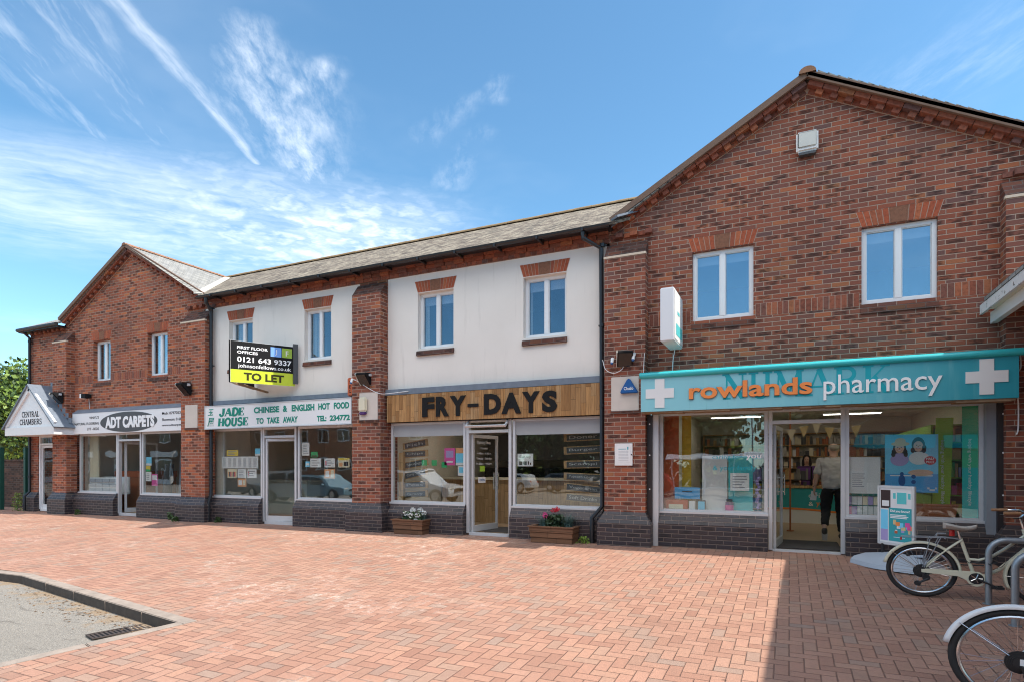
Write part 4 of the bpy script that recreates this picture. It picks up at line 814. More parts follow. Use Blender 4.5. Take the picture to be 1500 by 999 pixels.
def camera_fit(x, z, y, lab, c='white upvc'):
    t_ = thing('security_light', (x, y, z), lab, 'security light', 'small lamps and cameras on the walls'); mb = MB(); mb.cyl((x, y-.10, z-.04), (x, y-.06, z+.045), .026, .032); mb.build('body', M[c], t_, smooth=True); mb = MB(); mb.cyl((x, y, z+.03), (x, y-.09, z+.03), .016); mb.build('arm', M['galvanised'], t_); mb = MB(); mb.cyl((x, y-.112, z-.062), (x, y-.10, z-.04), .022, .026); mb.build('lens', M['royal blue'], t_)
camera_fit(-2.86, 3.33, -.01, 'small white lamp left of the floodlight on the pharmacy pier'); camera_fit(-2.48, 3.36, -.01, 'small white lamp right of the floodlight on the pharmacy pier'); camera_fit(-8.76, 3.33, 0, 'small white lamp left of the floodlight on the middle pier')
t_ = thing('security_camera', (-18.95, .22, 3.52), 'small boxy black and white camera above the ADT CARPETS sign', 'camera'); mb = MB(); mb.box(-19.02, -18.82, .02, .2, 3.46, 3.58); mb.build('body', M['black matt'], t_); mb = MB(); mb.box(-19.13, -19.02, .04, .18, 3.46, 3.59); mb.build('lens_cover', M['white upvc'], t_); mb = MB(); mb.tube([(-18.95,.2,3.46),(-18.97,.225,3.3),(-18.97,.235,3.16)], .01, 6); mb.build('cable', M['white upvc'], t_)
def panel(x0, x1, z0, z1, lab, y=0):
    t_ = thing('stone_panel', ((x0+x1)/2, y, z0), lab, 'wall panel', 'pale square panels set in the brick piers'); mb = MB(); mb.box(x0, x1, y - .022, y + .02, z0, z1); mb.build('slab', M['stone panel'], t_, bevel=.006); mb = MB(); mb.box(x0 - .01, x1 + .02, y - .03, y + .01, z0 - .05, z0 - .002); mb.build('ledge', M['sooty brick'], t_)
panel(-14.36, -13.88, 2.44, 3.04, 'blank pale square panel on the pier between carpet shop and takeaway'); panel(-8.60, -8.10, 2.46, 3.06, 'pale square panel behind the cream alarm box'); panel(-2.90, -2.40, 2.44, 3.05, 'pale square panel behind the blue triangle')
t_ = thing('alarm_box', (-8.44, -.03, 2.6), 'cream alarm box with purple base on the middle pier', 'alarm box'); mb = MB(); mb.box(-8.58, -8.36, -.10, -.022, 2.64, 2.96); mb.build('cover', M['cream plastic'], t_, bevel=.03); mb = MB(); mb.box(-8.56, -8.38, -.095, -.022, 2.575, 2.64); mb.build('strobe', M['purple plastic'], t_, bevel=.02)
t_ = thing('alarm_box', (-2.55, -.03, 2.75), 'blue triangular alarm box with small white lettering on the pharmacy pier', 'alarm box'); mb = MB(); mb.prism([(-2.72, 2.745), (-2.40, 2.745), (-2.42, 2.79), (-2.55, 3.0), (-2.59, 3.0), (-2.71, 2.79)], 'y', -.09, -.022); mb.build('cover', M['royal blue'], t_, bevel=.012); mb = MB(); text_into(mb, 'Chubb', -2.65, -2.48, 2.80, 2.855, .01, .003, y=-.091); mb.build('lettering', M['white letter'], t_)
t_ = thing('alarm_box', (-8.93, .2, 3.2), 'narrow orange upright alarm box reading TEC beside the middle pier', 'alarm box'); mb = MB(); mb.box(-9.03, -8.86, .08, .24, 3.03, 3.44); mb.build('cover', M['orange plastic'], t_, bevel=.02)
mb = MB(); [text_into(mb, c_, -8.975, -8.915, z, z + .07, .008, .003, y=.079) for c_, z in (('T', 3.30), ('E', 3.20), ('C', 3.10))]; mb.build('lettering', M['black matt'], t_)
t_ = thing('notice_box', (-2.67, 0, 1.47), 'small white framed notice box on the pharmacy pier', 'notice box'); mb = MB(); mb.box(-2.83, -2.51, -.04, 0, 1.465, 1.86); mb.build('case', M['white panel'], t_, bevel=.006)
mb = MB(); mb.m = 0; mb.box(-2.795, -2.545, -.043, -.041, 1.52, 1.82); mb.m = 1; mb.box(-2.60, -2.58, -.045, -.0435, 1.75, 1.8).box(-2.76, -2.62, -.045, -.0435, 1.755, 1.765); mb.m = 2; [mb.box(-2.76, -2.58, -.045, -.0435, z, z + .004) for z in lin(1.56, 1.72, 6)]; mb.build('sheet', [M['paper'], M['teal dark'], M['paper text']], t_)
mb = MB(); mb.cyl((-2.525, -.05, 1.66), (-2.525, -.04, 1.66), .01, n=8); mb.build('lock', M['black matt'], t_)
def wire(pts, lab, r=.007):
    mb = MB(); pts = [Vector(p) for p in pts]; q = []
    for i in range(len(pts) - 1):
        p0, p1, p2, p3 = pts[max(i-1,0)], pts[i], pts[i+1], pts[min(i+2, len(pts)-1)]
        for k in range(6):
            t = k / 6; q.append(.5*((2*p1) + (p2-p0)*t + (2*p0-5*p1+4*p2-p3)*t*t + (3*p1-p0-3*p2+p3)*t**3))
    q.append(pts[-1]); mb.tube(q, r, 6); return tag(mb.build('cable', M['white upvc'], smooth=True), lab, 'cable')
wire([(-8.70,-.09,3.36),(-8.58,-.05,3.30),(-8.3,-.02,3.13),(-8.03,-.02,3.02),(-7.8,.08,3.03),(-7.4,.13,3.06)], 'white cable drooping from the middle pier onto the FRY-DAYS sign')
wire([(-3.06,-.01,3.38),(-3.0,-.03,3.2),(-2.85,-.03,3.12),(-2.7,-.03,3.18),(-2.66,-.03,3.28)], 'white cable looping under the floodlight on the pharmacy pier', .006)
wire([(-2.30,-.008,3.44),(-2.31,-.012,3.3),(-2.32,-.02,3.05)], 'short straight white cable at the top left corner of the pharmacy sign', .006)
wire([(2.84,-.2,2.97),(2.87,-.1,2.8),(2.80,-.06,2.68),(2.86,-.04,2.4),(2.87,-.02,2.0),(2.85,-.02,1.9)], 'loose white cable hanging at the right end of the pharmacy sign', .009)
# ================================================================== PAPERS AND POSTERS ON THE WINDOWS
def poster(x0, x1, z0, z1, base, lab, blocks=(), lines=0, y=.314, name='paper_notice', cat='notice', group=None):
    mats = [M[base]]; mb = MB(); mb.box(x0, x1, y, y + .003, z0, z1); w_, h_ = x1 - x0, z1 - z0
    def mi(n):
        if M[n] not in mats: mats.append(M[n])
        return mats.index(M[n])
    for k, (a, b, c_, d, mt) in enumerate(blocks): mb.m = mi(mt); mb.box(x0 + w_*a, x0 + w_*b, y - .0008 - .0002*k, y - .0002*k - .0003, z0 + h_*c_, z0 + h_*d)
    if lines:
        mb.m = mi('paper text')
        for i in range(lines):
            z = z0 + h_ * (.12 + .76 * (i + .3) / lines); mb.box(x0 + w_*.12, x0 + w_*rng.uniform(.6, .9), y - .001, y - .0004, z, z + h_ * .3 / lines)
    return tag(mb.build(name, mats), lab, cat, group)
AG, JG, FG, PG = [g_ + ' window' for g_ in ('papers in the carpet shop', 'papers in the takeaway', 'papers in the chip shop', 'papers in the pharmacy')]
poster(-16.45, -16.22, 1.46, 1.70, 'sky blue print', 'blue leaflet at the top of the carpet shop window stack', [(0,1,.0,.25,'paper')], group=AG)
poster(-16.47, -16.27, 1.29, 1.45, 'paper yellow', 'yellow leaflet under the blue one in the carpet shop window', [(0,1,0,.4,'paper green')], group=AG)
poster(-16.47, -16.23, 1.02, 1.28, 'paper', 'white leaflet in the carpet shop window left of the pink one', (), 4, group=AG)
poster(-16.21, -15.96, .89, 1.22, 'paper pink', 'pink poster low in the right carpet shop window', [(.1,.9,.5,.9,'paper')], group=AG)
poster(-13.20, -12.78, 1.71, 1.86, 'paper yellow', 'yellow card above the long menu in the left takeaway window', (), 3, group=JG)
poster(-12.18, -12.00, 1.71, 1.89, 'sky blue print', 'small blue sticker at upper right of the left takeaway window', [(0,1,0,.25,'paper')], group=JG)
poster(-13.38, -12.07, 1.39, 1.69, 'paper', 'long white price menu in the left takeaway window', [(f, f + .045, .08, .92, 'paper text') for f in ()] + [(f, f + .08, g_, g_ + .03, 'paper text') for f in lin(.04, .88, 6) for g_ in lin(.12, .85, 8)], group=JG)
poster(-13.17, -12.83, 1.14, 1.37, 'paper cream', 'food photo card below the long menu', [(.05+.13*i, .15+.13*i, .15, .7, ('paper orange','print dark','print red')[i % 3]) for i in range(7)], group=JG)
poster(-12.80, -12.49, 1.15, 1.37, 'paper', 'white card in the middle under the long menu', (), 4, group=JG)
poster(-12.45, -12.13, 1.15, 1.37, 'paper', 'white card with a red bottle picture under the long menu', [(.1,.2,.15,.8,'print red')], 3, group=JG)
poster(-12.80, -12.49, .92, 1.13, 'paper orange', 'lowest orange card in the left takeaway window', [(.1,.5,.2,.8,'paper'), (.6,.9,.2,.8,'paper cream')], group=JG)
poster(-10.61, -10.38, 1.70, 2.01, 'paper', 'white opening hours sheet by the takeaway door', (), 6, group=JG)
poster(-10.50, -10.37, 1.43, 1.56, 'sky blue print', 'tiny blue hygiene sticker in the right takeaway window', [(.1,.9,.3,.7,'paper')], group=JG)
poster(-10.33, -10.12, 1.66, 1.79, 'paper green', 'green hygiene rating sticker in the right takeaway window', [(.1,.9,.1,.35,'print dark')], group=JG)
poster(-10.35, -10.01, 1.42, 1.63, 'paper', 'white notice below the green hygiene sticker', (), 3, group=JG)
poster(-9.91, -9.59, 1.42, 1.63, 'paper', 'white notice in the middle of the right takeaway window', [(.08,.22,.2,.7,'print red')], 4, group=JG)
poster(-9.50, -9.16, 1.42, 1.64, 'paper cream', 'food photo card at the right of the takeaway window', [(0,1,.75,1,'paper yellow'),(.1,.4,.1,.5,'paper orange'),(.5,.9,.15,.6,'print dark')], group=JG)
poster(-9.91, -9.59, 1.16, 1.38, 'paper orange', 'orange offer card in the right takeaway window', [(.1,.45,.2,.8,'paper'),(.6,.9,.1,.9,'paper cream')], group=JG)
poster(-6.61, -6.35, 1.47, 1.83, 'paper pink', 'bright pink poster in the left chip shop window', [(.15,.85,.45,.85,'paper lilac'),(.2,.8,.15,.25,'paper')], group=FG)
poster(-6.33, -6.10, 1.47, 1.83, 'sky blue print', 'blue poster beside the pink one in the chip shop window', [(0,1,.7,1,'paper orange'),(0,1,0,.15,'paper')], group=FG)
poster(-6.28, -6.10, 1.25, 1.46, 'paper', 'small white framed card below the blue poster', [(.15,.85,.3,.85,'sky blue print')], group=FG)
for i, (x, z) in enumerate(((-7.18, 1.46), (-6.93, 1.46), (-6.68, 1.42))): poster(x, x + .13, z, z + .12, 'paper green', ('leftmost', 'middle', 'rightmost')[i] + ' of three green stickers in the chip shop window', group=FG)
o = poster(-4.91, -4.57, 1.45, 1.70, 'paper', 'white Cash only sign in the right chip shop window', [(.12,.32,.12,.4,'print dark'),(.38,.6,.12,.4,'charcoal'),(.66,.74,.12,.4,'print dark'),(.8,.88,.12,.3,'print dark')], y=.318, name='cash_sign', cat='sign')
mb = MB(); text_into(mb, 'Cash only', -4.86, -4.62, 1.60, 1.665, .004, .001, y=.3165); mb.build('lettering', M['print dark'], o)
def text_thing(body, x0, x1, z0, z1, y, mat, lab, name='window_lettering', cat='lettering', bold=0., frame=None):
    mb = MB(); bodies = body if isinstance(body, list) else [(body, x0, x1, z0, z1)]
    for b_ in bodies: text_into(mb, *b_, bold, .002, frame, y)
    return tag(mb.build(name, M[mat]), lab, cat)
T_ = Vector((math.cos(R(80)), math.sin(R(80)), 0)); fr_ = (Vector((-5.95, .33, 0)) + Vector((T_.y, -T_.x, 0)) * .006, T_, Vector((0,0,1)), Vector((T_.y, -T_.x, 0)))
text_thing([('Opening Times', .16, .62, 1.90, 1.99), ('Monday', .28, .52, 1.80, 1.85), ('4.00pm - 9.00pm', .16, .64, 1.69, 1.74), ('Tuesday - Saturday', .14, .66, 1.58, 1.635), ('11.30am - 9.00pm', .14, .66, 1.47, 1.525)], 0, 0, 0, 0, 0, 'white letter', 'white chalk style opening times lettered on the chip shop door', frame=fr_)
mb = MB(); O_, U_, V_, N_ = fr_
mb.raw([O_ + U_*a + V_*z + N_*n for n in (.001, .006) for a, z in ((.20,1.10),(.44,1.10),(.44,1.22),(.20,1.22))], [(3,2,1,0),(4,5,6,7),(0,1,5,4),(1,2,6,5),(2,3,7,6),(3,0,4,7)]); os_ = tag(mb.build('open_sign', M['paper']), 'white OPEN card on the chip shop door', 'sign')
mb = MB(); text_into(mb, 'OPEN', .235, .405, 1.135, 1.185, .006, .002, (O_ + N_*.006, U_, V_, N_)); mb.build('lettering', M['royal blue'], os_)
mb = MB(); mb.raw([O_ + U_*a + V_*z + N_*n for n in (.001, .004) for a, z in ((.25,1.34),(.42,1.34),(.42,1.46),(.25,1.46))], [(3,2,1,0),(4,5,6,7),(0,1,5,4),(1,2,6,5),(2,3,7,6),(3,0,4,7)]); tag(mb.build('sticker', M['lime']), 'green hygiene sticker on the chip shop door', 'sticker')
# chalked menu slats
flat('chalk', (.45,.45,.44), .9)
def slat(x0, x1, z, tilt, body, lab):
    y = .52; T = Matrix.Translation(((x0+x1)/2, y, z)) @ Matrix.Rotation(R(tilt), 4, 'Y'); h_ = (x1 - x0) / 2
    t_ = thing('menu_board', ((x0+x1)/2, y, z), lab, 'menu board', 'chalked menu boards in the chip shop windows'); mb = MB(); mb.T = T; mb.box(-h_ - .08, h_ + .06, -.008, .02, -.075, .075); mb.build('slat', M['counter boards'], t_)
    mb = MB(); mb.T = T; mb.box(-h_ - .02, h_, -.014, -.009, -.058, .058); mb.build('chalk_panel', M['charcoal'], t_)
    if body: mb = MB(); mb.T = T; text_into(mb, body, -h_ + .03, h_ - .06, -.03, .035, .004, .002, y=-.0142); mb.build('lettering', M['chalk'], t_)
for i, (z, tl, b_) in enumerate(((1.93, -8, 'Fish'), (1.72, -3, 'Chips'), (1.50, -9, 'Sausage'), (1.28, -12, 'Curry Sauce'), (1.04, -3, 'Peas'), (.83, -4, 'Gravy'))): slat(-7.74, -7.22, z, tl, b_, 'wooden menu slat in the left chip shop window, chalked %s' % b_)
for i, (z, tl, b_) in enumerate(((2.02, -2, 'Doner'), (1.77, -2, 'Burger'), (1.49, -1, 'Scampi'), (1.24, 2, 'Popcorn Chicken'), (1.02, 5, 'Vegetarian'), (.83, 4, 'Soft Drinks'))): slat(-3.92, -3.26, z, tl, b_, 'wooden menu slat in the right chip shop window, chalked %s' % b_)
# pharmacy window papers
poster(-.91, -.61, 1.04, 1.34, 'paper', 'white typed notice on the teal panel in the left pharmacy window', (), 5, y=.312, group=PG)
poster(.87, 1.11, 1.09, 1.39, 'paper', 'white typed notice beside the pharmacy door', (), 7, y=.309, group=PG)
poster(.86, 1.28, 1.03, 1.60, 'white panel', 'blank pale sheet behind the typed notice by the pharmacy door', y=.318, group=PG)
PB = poster(1.34, 2.02, 1.06, 1.94, 'sky blue print', 'large blue suncare poster of two smiling people in the pharmacy window', [(.0,1,.0,.32,'paper blue'),(.1,.9,.28,.30,'paper'),(.84,.94,.03,.06,'paper'),(.80,.84,.06,.09,'paper'),(.94,.98,.06,.09,'paper')], y=.318, name='suncare_poster', cat='poster')
def disc(cx, cz, rx, rz, mat, k):
    mb = MB(); mb.prism([(cx + rx*math.cos(2*PI*i/20), cz + rz*math.sin(2*PI*i/20)) for i in range(20)], 'y', .3165 - .0004*k, .318); return mb.build('print', M[mat], PB)
disc(1.53, 1.73, .085, .11, 'print dark', 1); disc(1.53, 1.73, .06, .075, 'print skin', 2); disc(1.54, 1.80, .12, .035, 'straw', 3); disc(1.54, 1.84, .07, .05, 'straw', 4); disc(1.77, 1.78, .085, .12, 'print dark', 1); disc(1.77, 1.76, .062, .08, 'print skin', 2)
disc(1.53, 1.56, .12, .10, 'paper lilac', 1.5); disc(1.78, 1.58, .13, .10, 'paper', 1.5); disc(1.8, 1.36, .16, .05, 'print skin', 1); disc(1.56, 1.24, .045, .09, 'royal blue', 1); disc(1.56, 1.34, .025, .03, 'royal blue', 2); disc(1.71, 1.30, .03, .03, 'royal blue', 2); disc(1.71, 1.22, .03, .03, 'royal blue', 2)
disc(1.92, 1.545, .075, .065, 'print red', 2.5)
for fx, fz in ((1.53, 1.735), (1.77, 1.765)):
    for e in (-.022, .022): disc(fx + e, fz + .012, .0075, .0075, 'print dark', 4)
    disc(fx, fz - .034, .026, .012, 'print red', 4); disc(fx, fz - .031, .022, .007, 'paper', 4.4); disc(fx, fz - .008, .008, .012, 'terracotta', 3.6)
for hx, hz in ((1.455, 1.68), (1.45, 1.64), (1.605, 1.68), (1.61, 1.64), (1.70, 1.70), (1.84, 1.70), (1.845, 1.74)): disc(hx, hz, .028, .04, 'print dark', 2.2)
mb = MB(); text_into(mb, 'HALF', 1.87, 1.97, 1.555, 1.59, .01, .001, y=.3152); text_into(mb, 'PRICE', 1.87, 1.97, 1.505, 1.54, .01, .001, y=.3152); mb.build('lettering', M['white letter'], PB)
t_ = poster(2.31, 2.50, .70, 2.34, 'teal strip', 'tall teal strip with upright white lettering at the right of the pharmacy window', [(0,1,.45,1,'green strip')], y=.316, name='window_graphic', cat='window graphic')
mb = MB(); text_into(mb, 'helping with your healthy lifestyle', 0, .98, -.028, .028, .004, .001, (Vector((2.40, .3152, 1.86)), Vector((0,0,-1)), Vector((1,0,0)), Vector((0,-1,0)))); mb.build('lettering', M['white letter'], t_)
text_thing([('caring for', -1.20, -.72, 1.56, 1.65), ('& your family', -1.19, -.50, 1.36, 1.47)], 0,0,0,0, .30, 'teal dark', 'teal words caring for and your family on the left pharmacy window')
text_thing('you', -.66, -.42, 1.56, 1.65, .30, 'white letter', 'white word you on the left pharmacy window', bold=.02)
# ================================================================== INSIDE THE SHOPS
t_ = thing('shop_counter', (-5.5, 2.5, .08), 'wood plank serving counter inside the chip shop', 'counter'); mb = MB(); mb.box(-7.9, -3.15, 2.3, 2.9, .08, 1.12); mb.build('front', M['counter boards'], t_); mb = MB(); mb.box(-7.92, -3.12, 2.25, 2.95, 1.12, 1.17); mb.build('counter_top', M['cream plastic'], t_)
t_ = thing('window_reflection', (-7, .29, 2.1), 'pale painted reflection along the top of the left chip shop window', 'window reflection'); mb = MB(); mb.box(-7.90, -6.12, .293, .297, 2.10, 2.345); mb.build('reflection', M['painted reflection'], t_); mb = MB(); mb.box(-7.90, -6.12, .290, .298, 2.092, 2.10); mb.build('lower_edge', M['painted reflection'], t_)  # opaque pale strips stand in for a reflection along the window tops
t_ = thing('window_reflection', (-4, .29, 2.1), 'pale painted reflection along the top of the right chip shop window', 'window reflection'); mb = MB(); mb.box(-4.93, -3.2, .293, .297, 2.08, 2.345); mb.build('reflection', M['painted reflection'], t_); mb = MB(); mb.box(-4.93, -3.2, .290, .298, 2.072, 2.08); mb.build('lower_edge', M['painted reflection'], t_)
for x in (-6.7, -4.5):
    t_ = thing('ceiling_light', (x, 1.6, 2.58), 'lit strip light on the chip shop ceiling', 'ceiling light', 'ceiling lights inside the chip shop'); mb = MB(); mb.box(x-.6, x+.6, 1.52, 1.68, 2.555, 2.59); mb.build('housing', M['white upvc'], t_); mb = MB(); mb.box(x-.57, x+.57, 1.54, 1.66, 2.545, 2.554); mb.build('diffuser', M['chip shop lamp'], t_)
t_ = thing('fish_range', (-5.4, 4.4, .08), 'dark frying range along the back wall of the chip shop', 'frying range'); mb = MB(); mb.box(-7.6, -3.4, 4.0, 4.9, .08, 1.4); mb.build('body', M['black matt'], t_); mb = MB(); mb.box(-7.6, -3.4, 4.2, 4.9, 1.6, 2.3); mb.build('hood', M['charcoal'], t_)
tag(MB().box(-6.0, -5.1, .55, 1.5, .082, .092).build('door_mat', M['door mat']), 'dark mat behind the chip shop door', 'mat')
t_ = thing('timber_post', (-7.8, .5, .6), 'upright timber board at the left side of the chip shop window', 'timber'); mb = MB(); mb.box(-7.86, -7.74, .42, .5, .64, 1.75); mb.build('board', M['counter boards'], t_)
t_ = thing('bench', (-11.2, 1.6, .08), 'cream box bench inside the takeaway door', 'bench'); mb = MB(); mb.box(-11.95, -10.9, 1.25, 1.75, .46, .52); mb.build('seat', M['cream plastic'], t_); mb = MB(); mb.box(-11.9, -11.55, 1.3, 1.7, .08, .46); mb.build('base', M['cream plastic'], t_)
t_ = thing('shop_counter', (-12.8, 2.2, .08), 'cream serving counter inside the takeaway', 'counter'); mb = MB(); mb.box(-13.7, -12.0, 1.9, 2.4, .08, 1.0); mb.build('front', M['cream plastic'], t_); mb = MB(); mb.box(-13.7, -11.95, 1.85, 2.45, 1.0, 1.05); mb.build('counter_top', M['paper cream'], t_)
t_ = thing('wall_picture', (-11.1, 4.58, 1.4), 'dark red and black flower picture on the takeaway back wall', 'picture'); mb = MB(); mb.box(-12.6, -9.4, 4.54, 4.58, 1.25, 2.3); mb.build('canvas', M['room grey'], t_); mb = MB(); [mb.ball((-12.2 + 2.4*rng.random(), 4.53, 1.55 + .6*rng.random()), .12, .012, .10, 7, 5) for i in range(9)]; mb.build('flowers', M['print red'], t_)
t_ = thing('window_post', (-13.55, .42, .65), 'pale upright board at the left of the takeaway window', 'board'); mb = MB(); mb.box(-13.70, -13.42, .40, .44, .66, 2.36); mb.build('panel', M['room wall'], t_); mb = MB(); mb.box(-13.43, -13.41, .395, .445, .66, 2.36); mb.build('edge', M['white upvc'], t_)
t_ = thing('sample_stand', (-18.7, .7, .62), 'white carpet sample stand in the left carpet shop window', 'display stand')
mb = MB(); mb.box(-19.3, -17.95, .40, .80, .60, .66).box(-19.3, -17.95, .42, .44, .66, 1.1).box(-19.3, -17.95, .75, .80, .66, 1.12); mb.build('rack', M['white upvc'], t_)
mb = MB(); [mb.box(-19.28 + .335*i, -18.97 + .335*i, .395, .415, .68 + .14*j, .78 + .14*j) for i in range(4) for j in range(3)]; mb.build('samples', M['plastic grey'], t_)
cr = [('grey upright carpet roll leaning by the carpet shop door', 'charcoal', -16.95, 1.25, 1.5, .13), ('pale upright carpet roll behind the grey one', 'plastic grey', -16.7, 1.6, 1.9, .14), ('red upright carpet roll deep in the carpet shop', 'print red', -16.4, 2.2, 2.0, .14), ('blue upright carpet roll deep in the carpet shop', 'paper blue', -16.95, 2.2, 1.85, .13), ('cream upright carpet roll in the right carpet shop window', 'paper cream', -15.3, 1.2, 1.2, .15)]
for lab, mt, x, y, h_, r_ in cr:
    t_ = thing('carpet_roll', (x, y, .08), lab, 'carpet roll', 'carpet rolls inside the carpet shop'); mb = MB(); mb.cyl((x, y, .08), (x + .05, y + .05, h_), r_, n=16); mb.build('roll', M[mt], t_, smooth=True); mb = MB(); mb.cyl((x + .05, y + .05, h_ - .01), (x + .05, y + .05, h_ + .003), r_ * .35, n=10); mb.build('core', M['paper cream'], t_)
t_ = thing('rug_stack', (-18.5, 1.6, .08), 'stack of rugs with an orange top in the carpet shop', 'rugs'); mb = MB(); mb.box(-19.2, -17.7, 1.1, 2.1, .08, 1.10); mb.build('pile', M['terracotta'], t_); mb = MB(); mb.box(-19.2, -17.65, 1.08, 2.1, 1.102, 1.28); mb.build('top_rug', M['orange plastic'], t_)
t_ = thing('curtain', (-19.3, .6, .6), 'beige curtain hanging at the left of the carpet shop window', 'curtain'); mb = MB(); [mb.cyl((-19.45 + .07*i, .55, .66), (-19.45 + .07*i, .55, 2.36), .045, n=8) for i in range(6)]; mb.build('drape', M['paper cream'], t_, smooth=True); mb = MB(); mb.cyl((-19.55, .55, 2.37), (-18.9, .55, 2.37), .015); mb.build('rail', M['chrome'], t_)
# pharmacy interior
t_ = thing('shop_counter', (.6, 5.5, .08), 'teal and white pharmacy counter with an orange wave facing the door', 'counter')
mb = MB(); mb.box(-.9, 2.2, 5.4, 6.0, .08, .92); mb.build('front', M['sign white'], t_); mb = MB(); wv = [(-.9 + 3.1*i/16, .40 + .05*math.sin(i*.35)) for i in range(17)]
mb.prism(wv + [(2.2, .92), (-.9, .92)], 'y', 5.388, 5.399); mb.build('teal_panel', M['teal board'], t_); mb = MB(); mb.prism([(x, z - .045) for x, z in wv] + [(x, z) for x, z in reversed(wv)], 'y', 5.385, 5.398); mb.build('orange_wave', M['orange letter'], t_)
mb = MB(); mb.box(-.95, 2.25, 5.35, 6.05, .92, .98); mb.build('counter_top', M['counter boards'], t_); mb = MB(); text_into(mb, 'caring', .42, .82, .66, .80, .004, .003, y=5.387); text_into(mb, '&', .42, .52, .50, .60, .004, .003, y=5.387); mb.build('lettering', M['white letter'], t_); mb = MB(); text_into(mb, 'your', .58, .88, .47, .59, .02, .003, y=5.387); mb.build('lettering', M['orange letter'], t_)
def shelf_unit(x0, x1, y0, y1, z1, n, lab, face='y', frame='white panel', seed=1, dull=False):
    rg = random.Random(seed); t_ = thing('shelf_unit', ((x0+x1)/2, (y0+y1)/2, .08), lab, 'shelves', 'stocked shelves inside the pharmacy'); mb = MB()
    zs = lin(.15, z1, n); [mb.box(x0, x1, y0, y1, z, z + .02) for z in zs]
    mb.box(x0, x0 + .03, y0, y1, .08, z1).box(x1 - .03, x1, y0, y1, .08, z1); mb.build('frame', M[frame], t_)
    mats = ['paper', 'paper blue', 'paper pink', 'paper yellow', 'paper green', 'paper orange', 'paper lilac', 'sky blue print', 'paper cream', 'print red', 'white panel']; mb = MB()
    for z in zs[:-1]:
        if face == 'y':
            x = x0 + .05
            while x < x1 - .12:
                w_ = rg.uniform(.04, .12); mb.m = rg.randrange(len(mats)); mb.box(x, x + w_ - .008, y0 + .02, y0 + .14, z + .021, z + .021 + rg.uniform(.4, .85) * (zs[1] - zs[0])); x += w_
        else:
            y = y0 + .02
            while y < y1 - .1:
                w_ = rg.uniform(.04, .12); mb.m = rg.randrange(len(mats)); mb.box(x0 + .04, x1 - .04, y, y + w_ - .008, z + .021, z + .021 + rg.uniform(.4, .85) * (zs[1] - zs[0])); y += w_
    if dull: mats = ['room dark', 'charcoal', 'paper cream', 'terracotta', 'charcoal', 'terracotta', 'room grey', 'paper', 'counter boards', 'room dark', 'charcoal']
    mb.build('stock', [M[k_] for k_ in mats], t_)
shelf_unit(-.4, .5, 5.42, 5.7, 1.42, 4, 'dark display of small boxes standing on the pharmacy counter', frame='black matt', seed=3, dull=True)
shelf_unit(-2.2, 2.7, 7.0, 7.28, 2.3, 7, 'shelves along the back wall of the pharmacy', frame='counter boards', seed=4, dull=True)
shelf_unit(2.05, 2.55, 1.0, 4.5, 2.1, 7, 'green shelves of medicine along the right side of the pharmacy', frame='shelf green', face='y', seed=5)
shelf_unit(-.75, -.42, 1.3, 3.6, 1.7, 6, 'shelves left of the pharmacy entrance', face='x', seed=6)
tag(MB().box(-.25, .78, .5, 1.7, .082, .094).build('door_mat', M['door mat']), 'dark mat inside the pharmacy door', 'mat')
t_ = thing('queue_pole', (.02, 3.4, .08), 'thin brown upright pole in the pharmacy entrance', 'pole'); mb = MB(); mb.cyl((.02, 3.4, .08), (.02, 3.4, 2.68), .018); mb.build('pole', M['terracotta'], t_); mb = MB(); mb.cyl((.02, 3.4, .08), (.02, 3.4, .1), .07); mb.build('base', M['terracotta'], t_)
bs = thing('bunting', (.3, 3.0, 2.3), 'paper bunting of triangles strung across the pharmacy entrance', 'bunting')
mb = MB(); bp = [(-.5 + 1.9*i/20, 3.0, 2.36 - .16*math.sin(PI*((i/20*2) % 1))) for i in range(21)]; mb.tube(bp, .004, 5); mb.build('string', M['white upvc'], bs)
for i in range(8):
    x = -.42 + .23*i; z = 2.36 - .16*math.sin(PI*(((x+.5)/1.9*2) % 1)); mb = MB(); mb.prism([(x - .09, z - .005), (x, z - .24), (x + .09, z - .005)], 'y', 2.999, 3.002); mb.build('flag', M['straw' if i % 2 else 'paper cream'], bs)
def banner(x0, x1, y, z0, z1, mat, lab, lean=0):
    t_ = thing('display_banner', ((x0+x1)/2, y, z0), lab, 'display panel', 'display panels in the pharmacy windows'); mb = MB(); mb.prism([(x0, z0), (x1, z0), (x1 + lean, z1), (x0 + lean, z1)], 'y', y, y + .02); mb.build('panel', M[mat], t_); mb = MB(); mb.box(x0 - .02, x1 + .02, y - .05, y + .07, z0 - .03, z0); mb.build('foot', M['white panel'], t_)
banner(-2.06, -1.80, .50, .70, 2.38, 'banner orange', 'orange curved panel at the left end of the pharmacy window'); banner(-1.76, -1.60, .62, .70, 2.38, 'banner yellow', 'yellow panel beside the orange one in the pharmacy window')
banner(-1.39, -.97, .45, .70, 1.64, 'white panel', 'plain white panel in the left pharmacy window'); banner(-.95, -.56, .43, .70, 1.63, 'aqua board', 'aqua panel right of the plain white panel')
banner(2.0, 2.22, .62, .70, 2.2, 'lime', 'lime green lettered strip left of the tall teal one', .05)
mb = MB(); text_into(mb, 'helping with your healthy lifestyle', 0, 1.0, -.03, .03, .004, .001, (Vector((2.13, .6195, 1.86)), Vector((0,0,-1)), Vector((1,0,0)), Vector((0,-1,0)))); tag(mb.build('strip_lettering', M['white letter']), 'white upright lettering on the lime green strip', 'lettering')
mb = MB(); mb.box(-2.06, -.36, .33, .66, .62, .66); mb.box(.84, 2.5, .33, .66, .62, .66); tag(mb.build('window_ledge', M['white panel']), 'white display ledge inside the pharmacy windows', 'ledge')
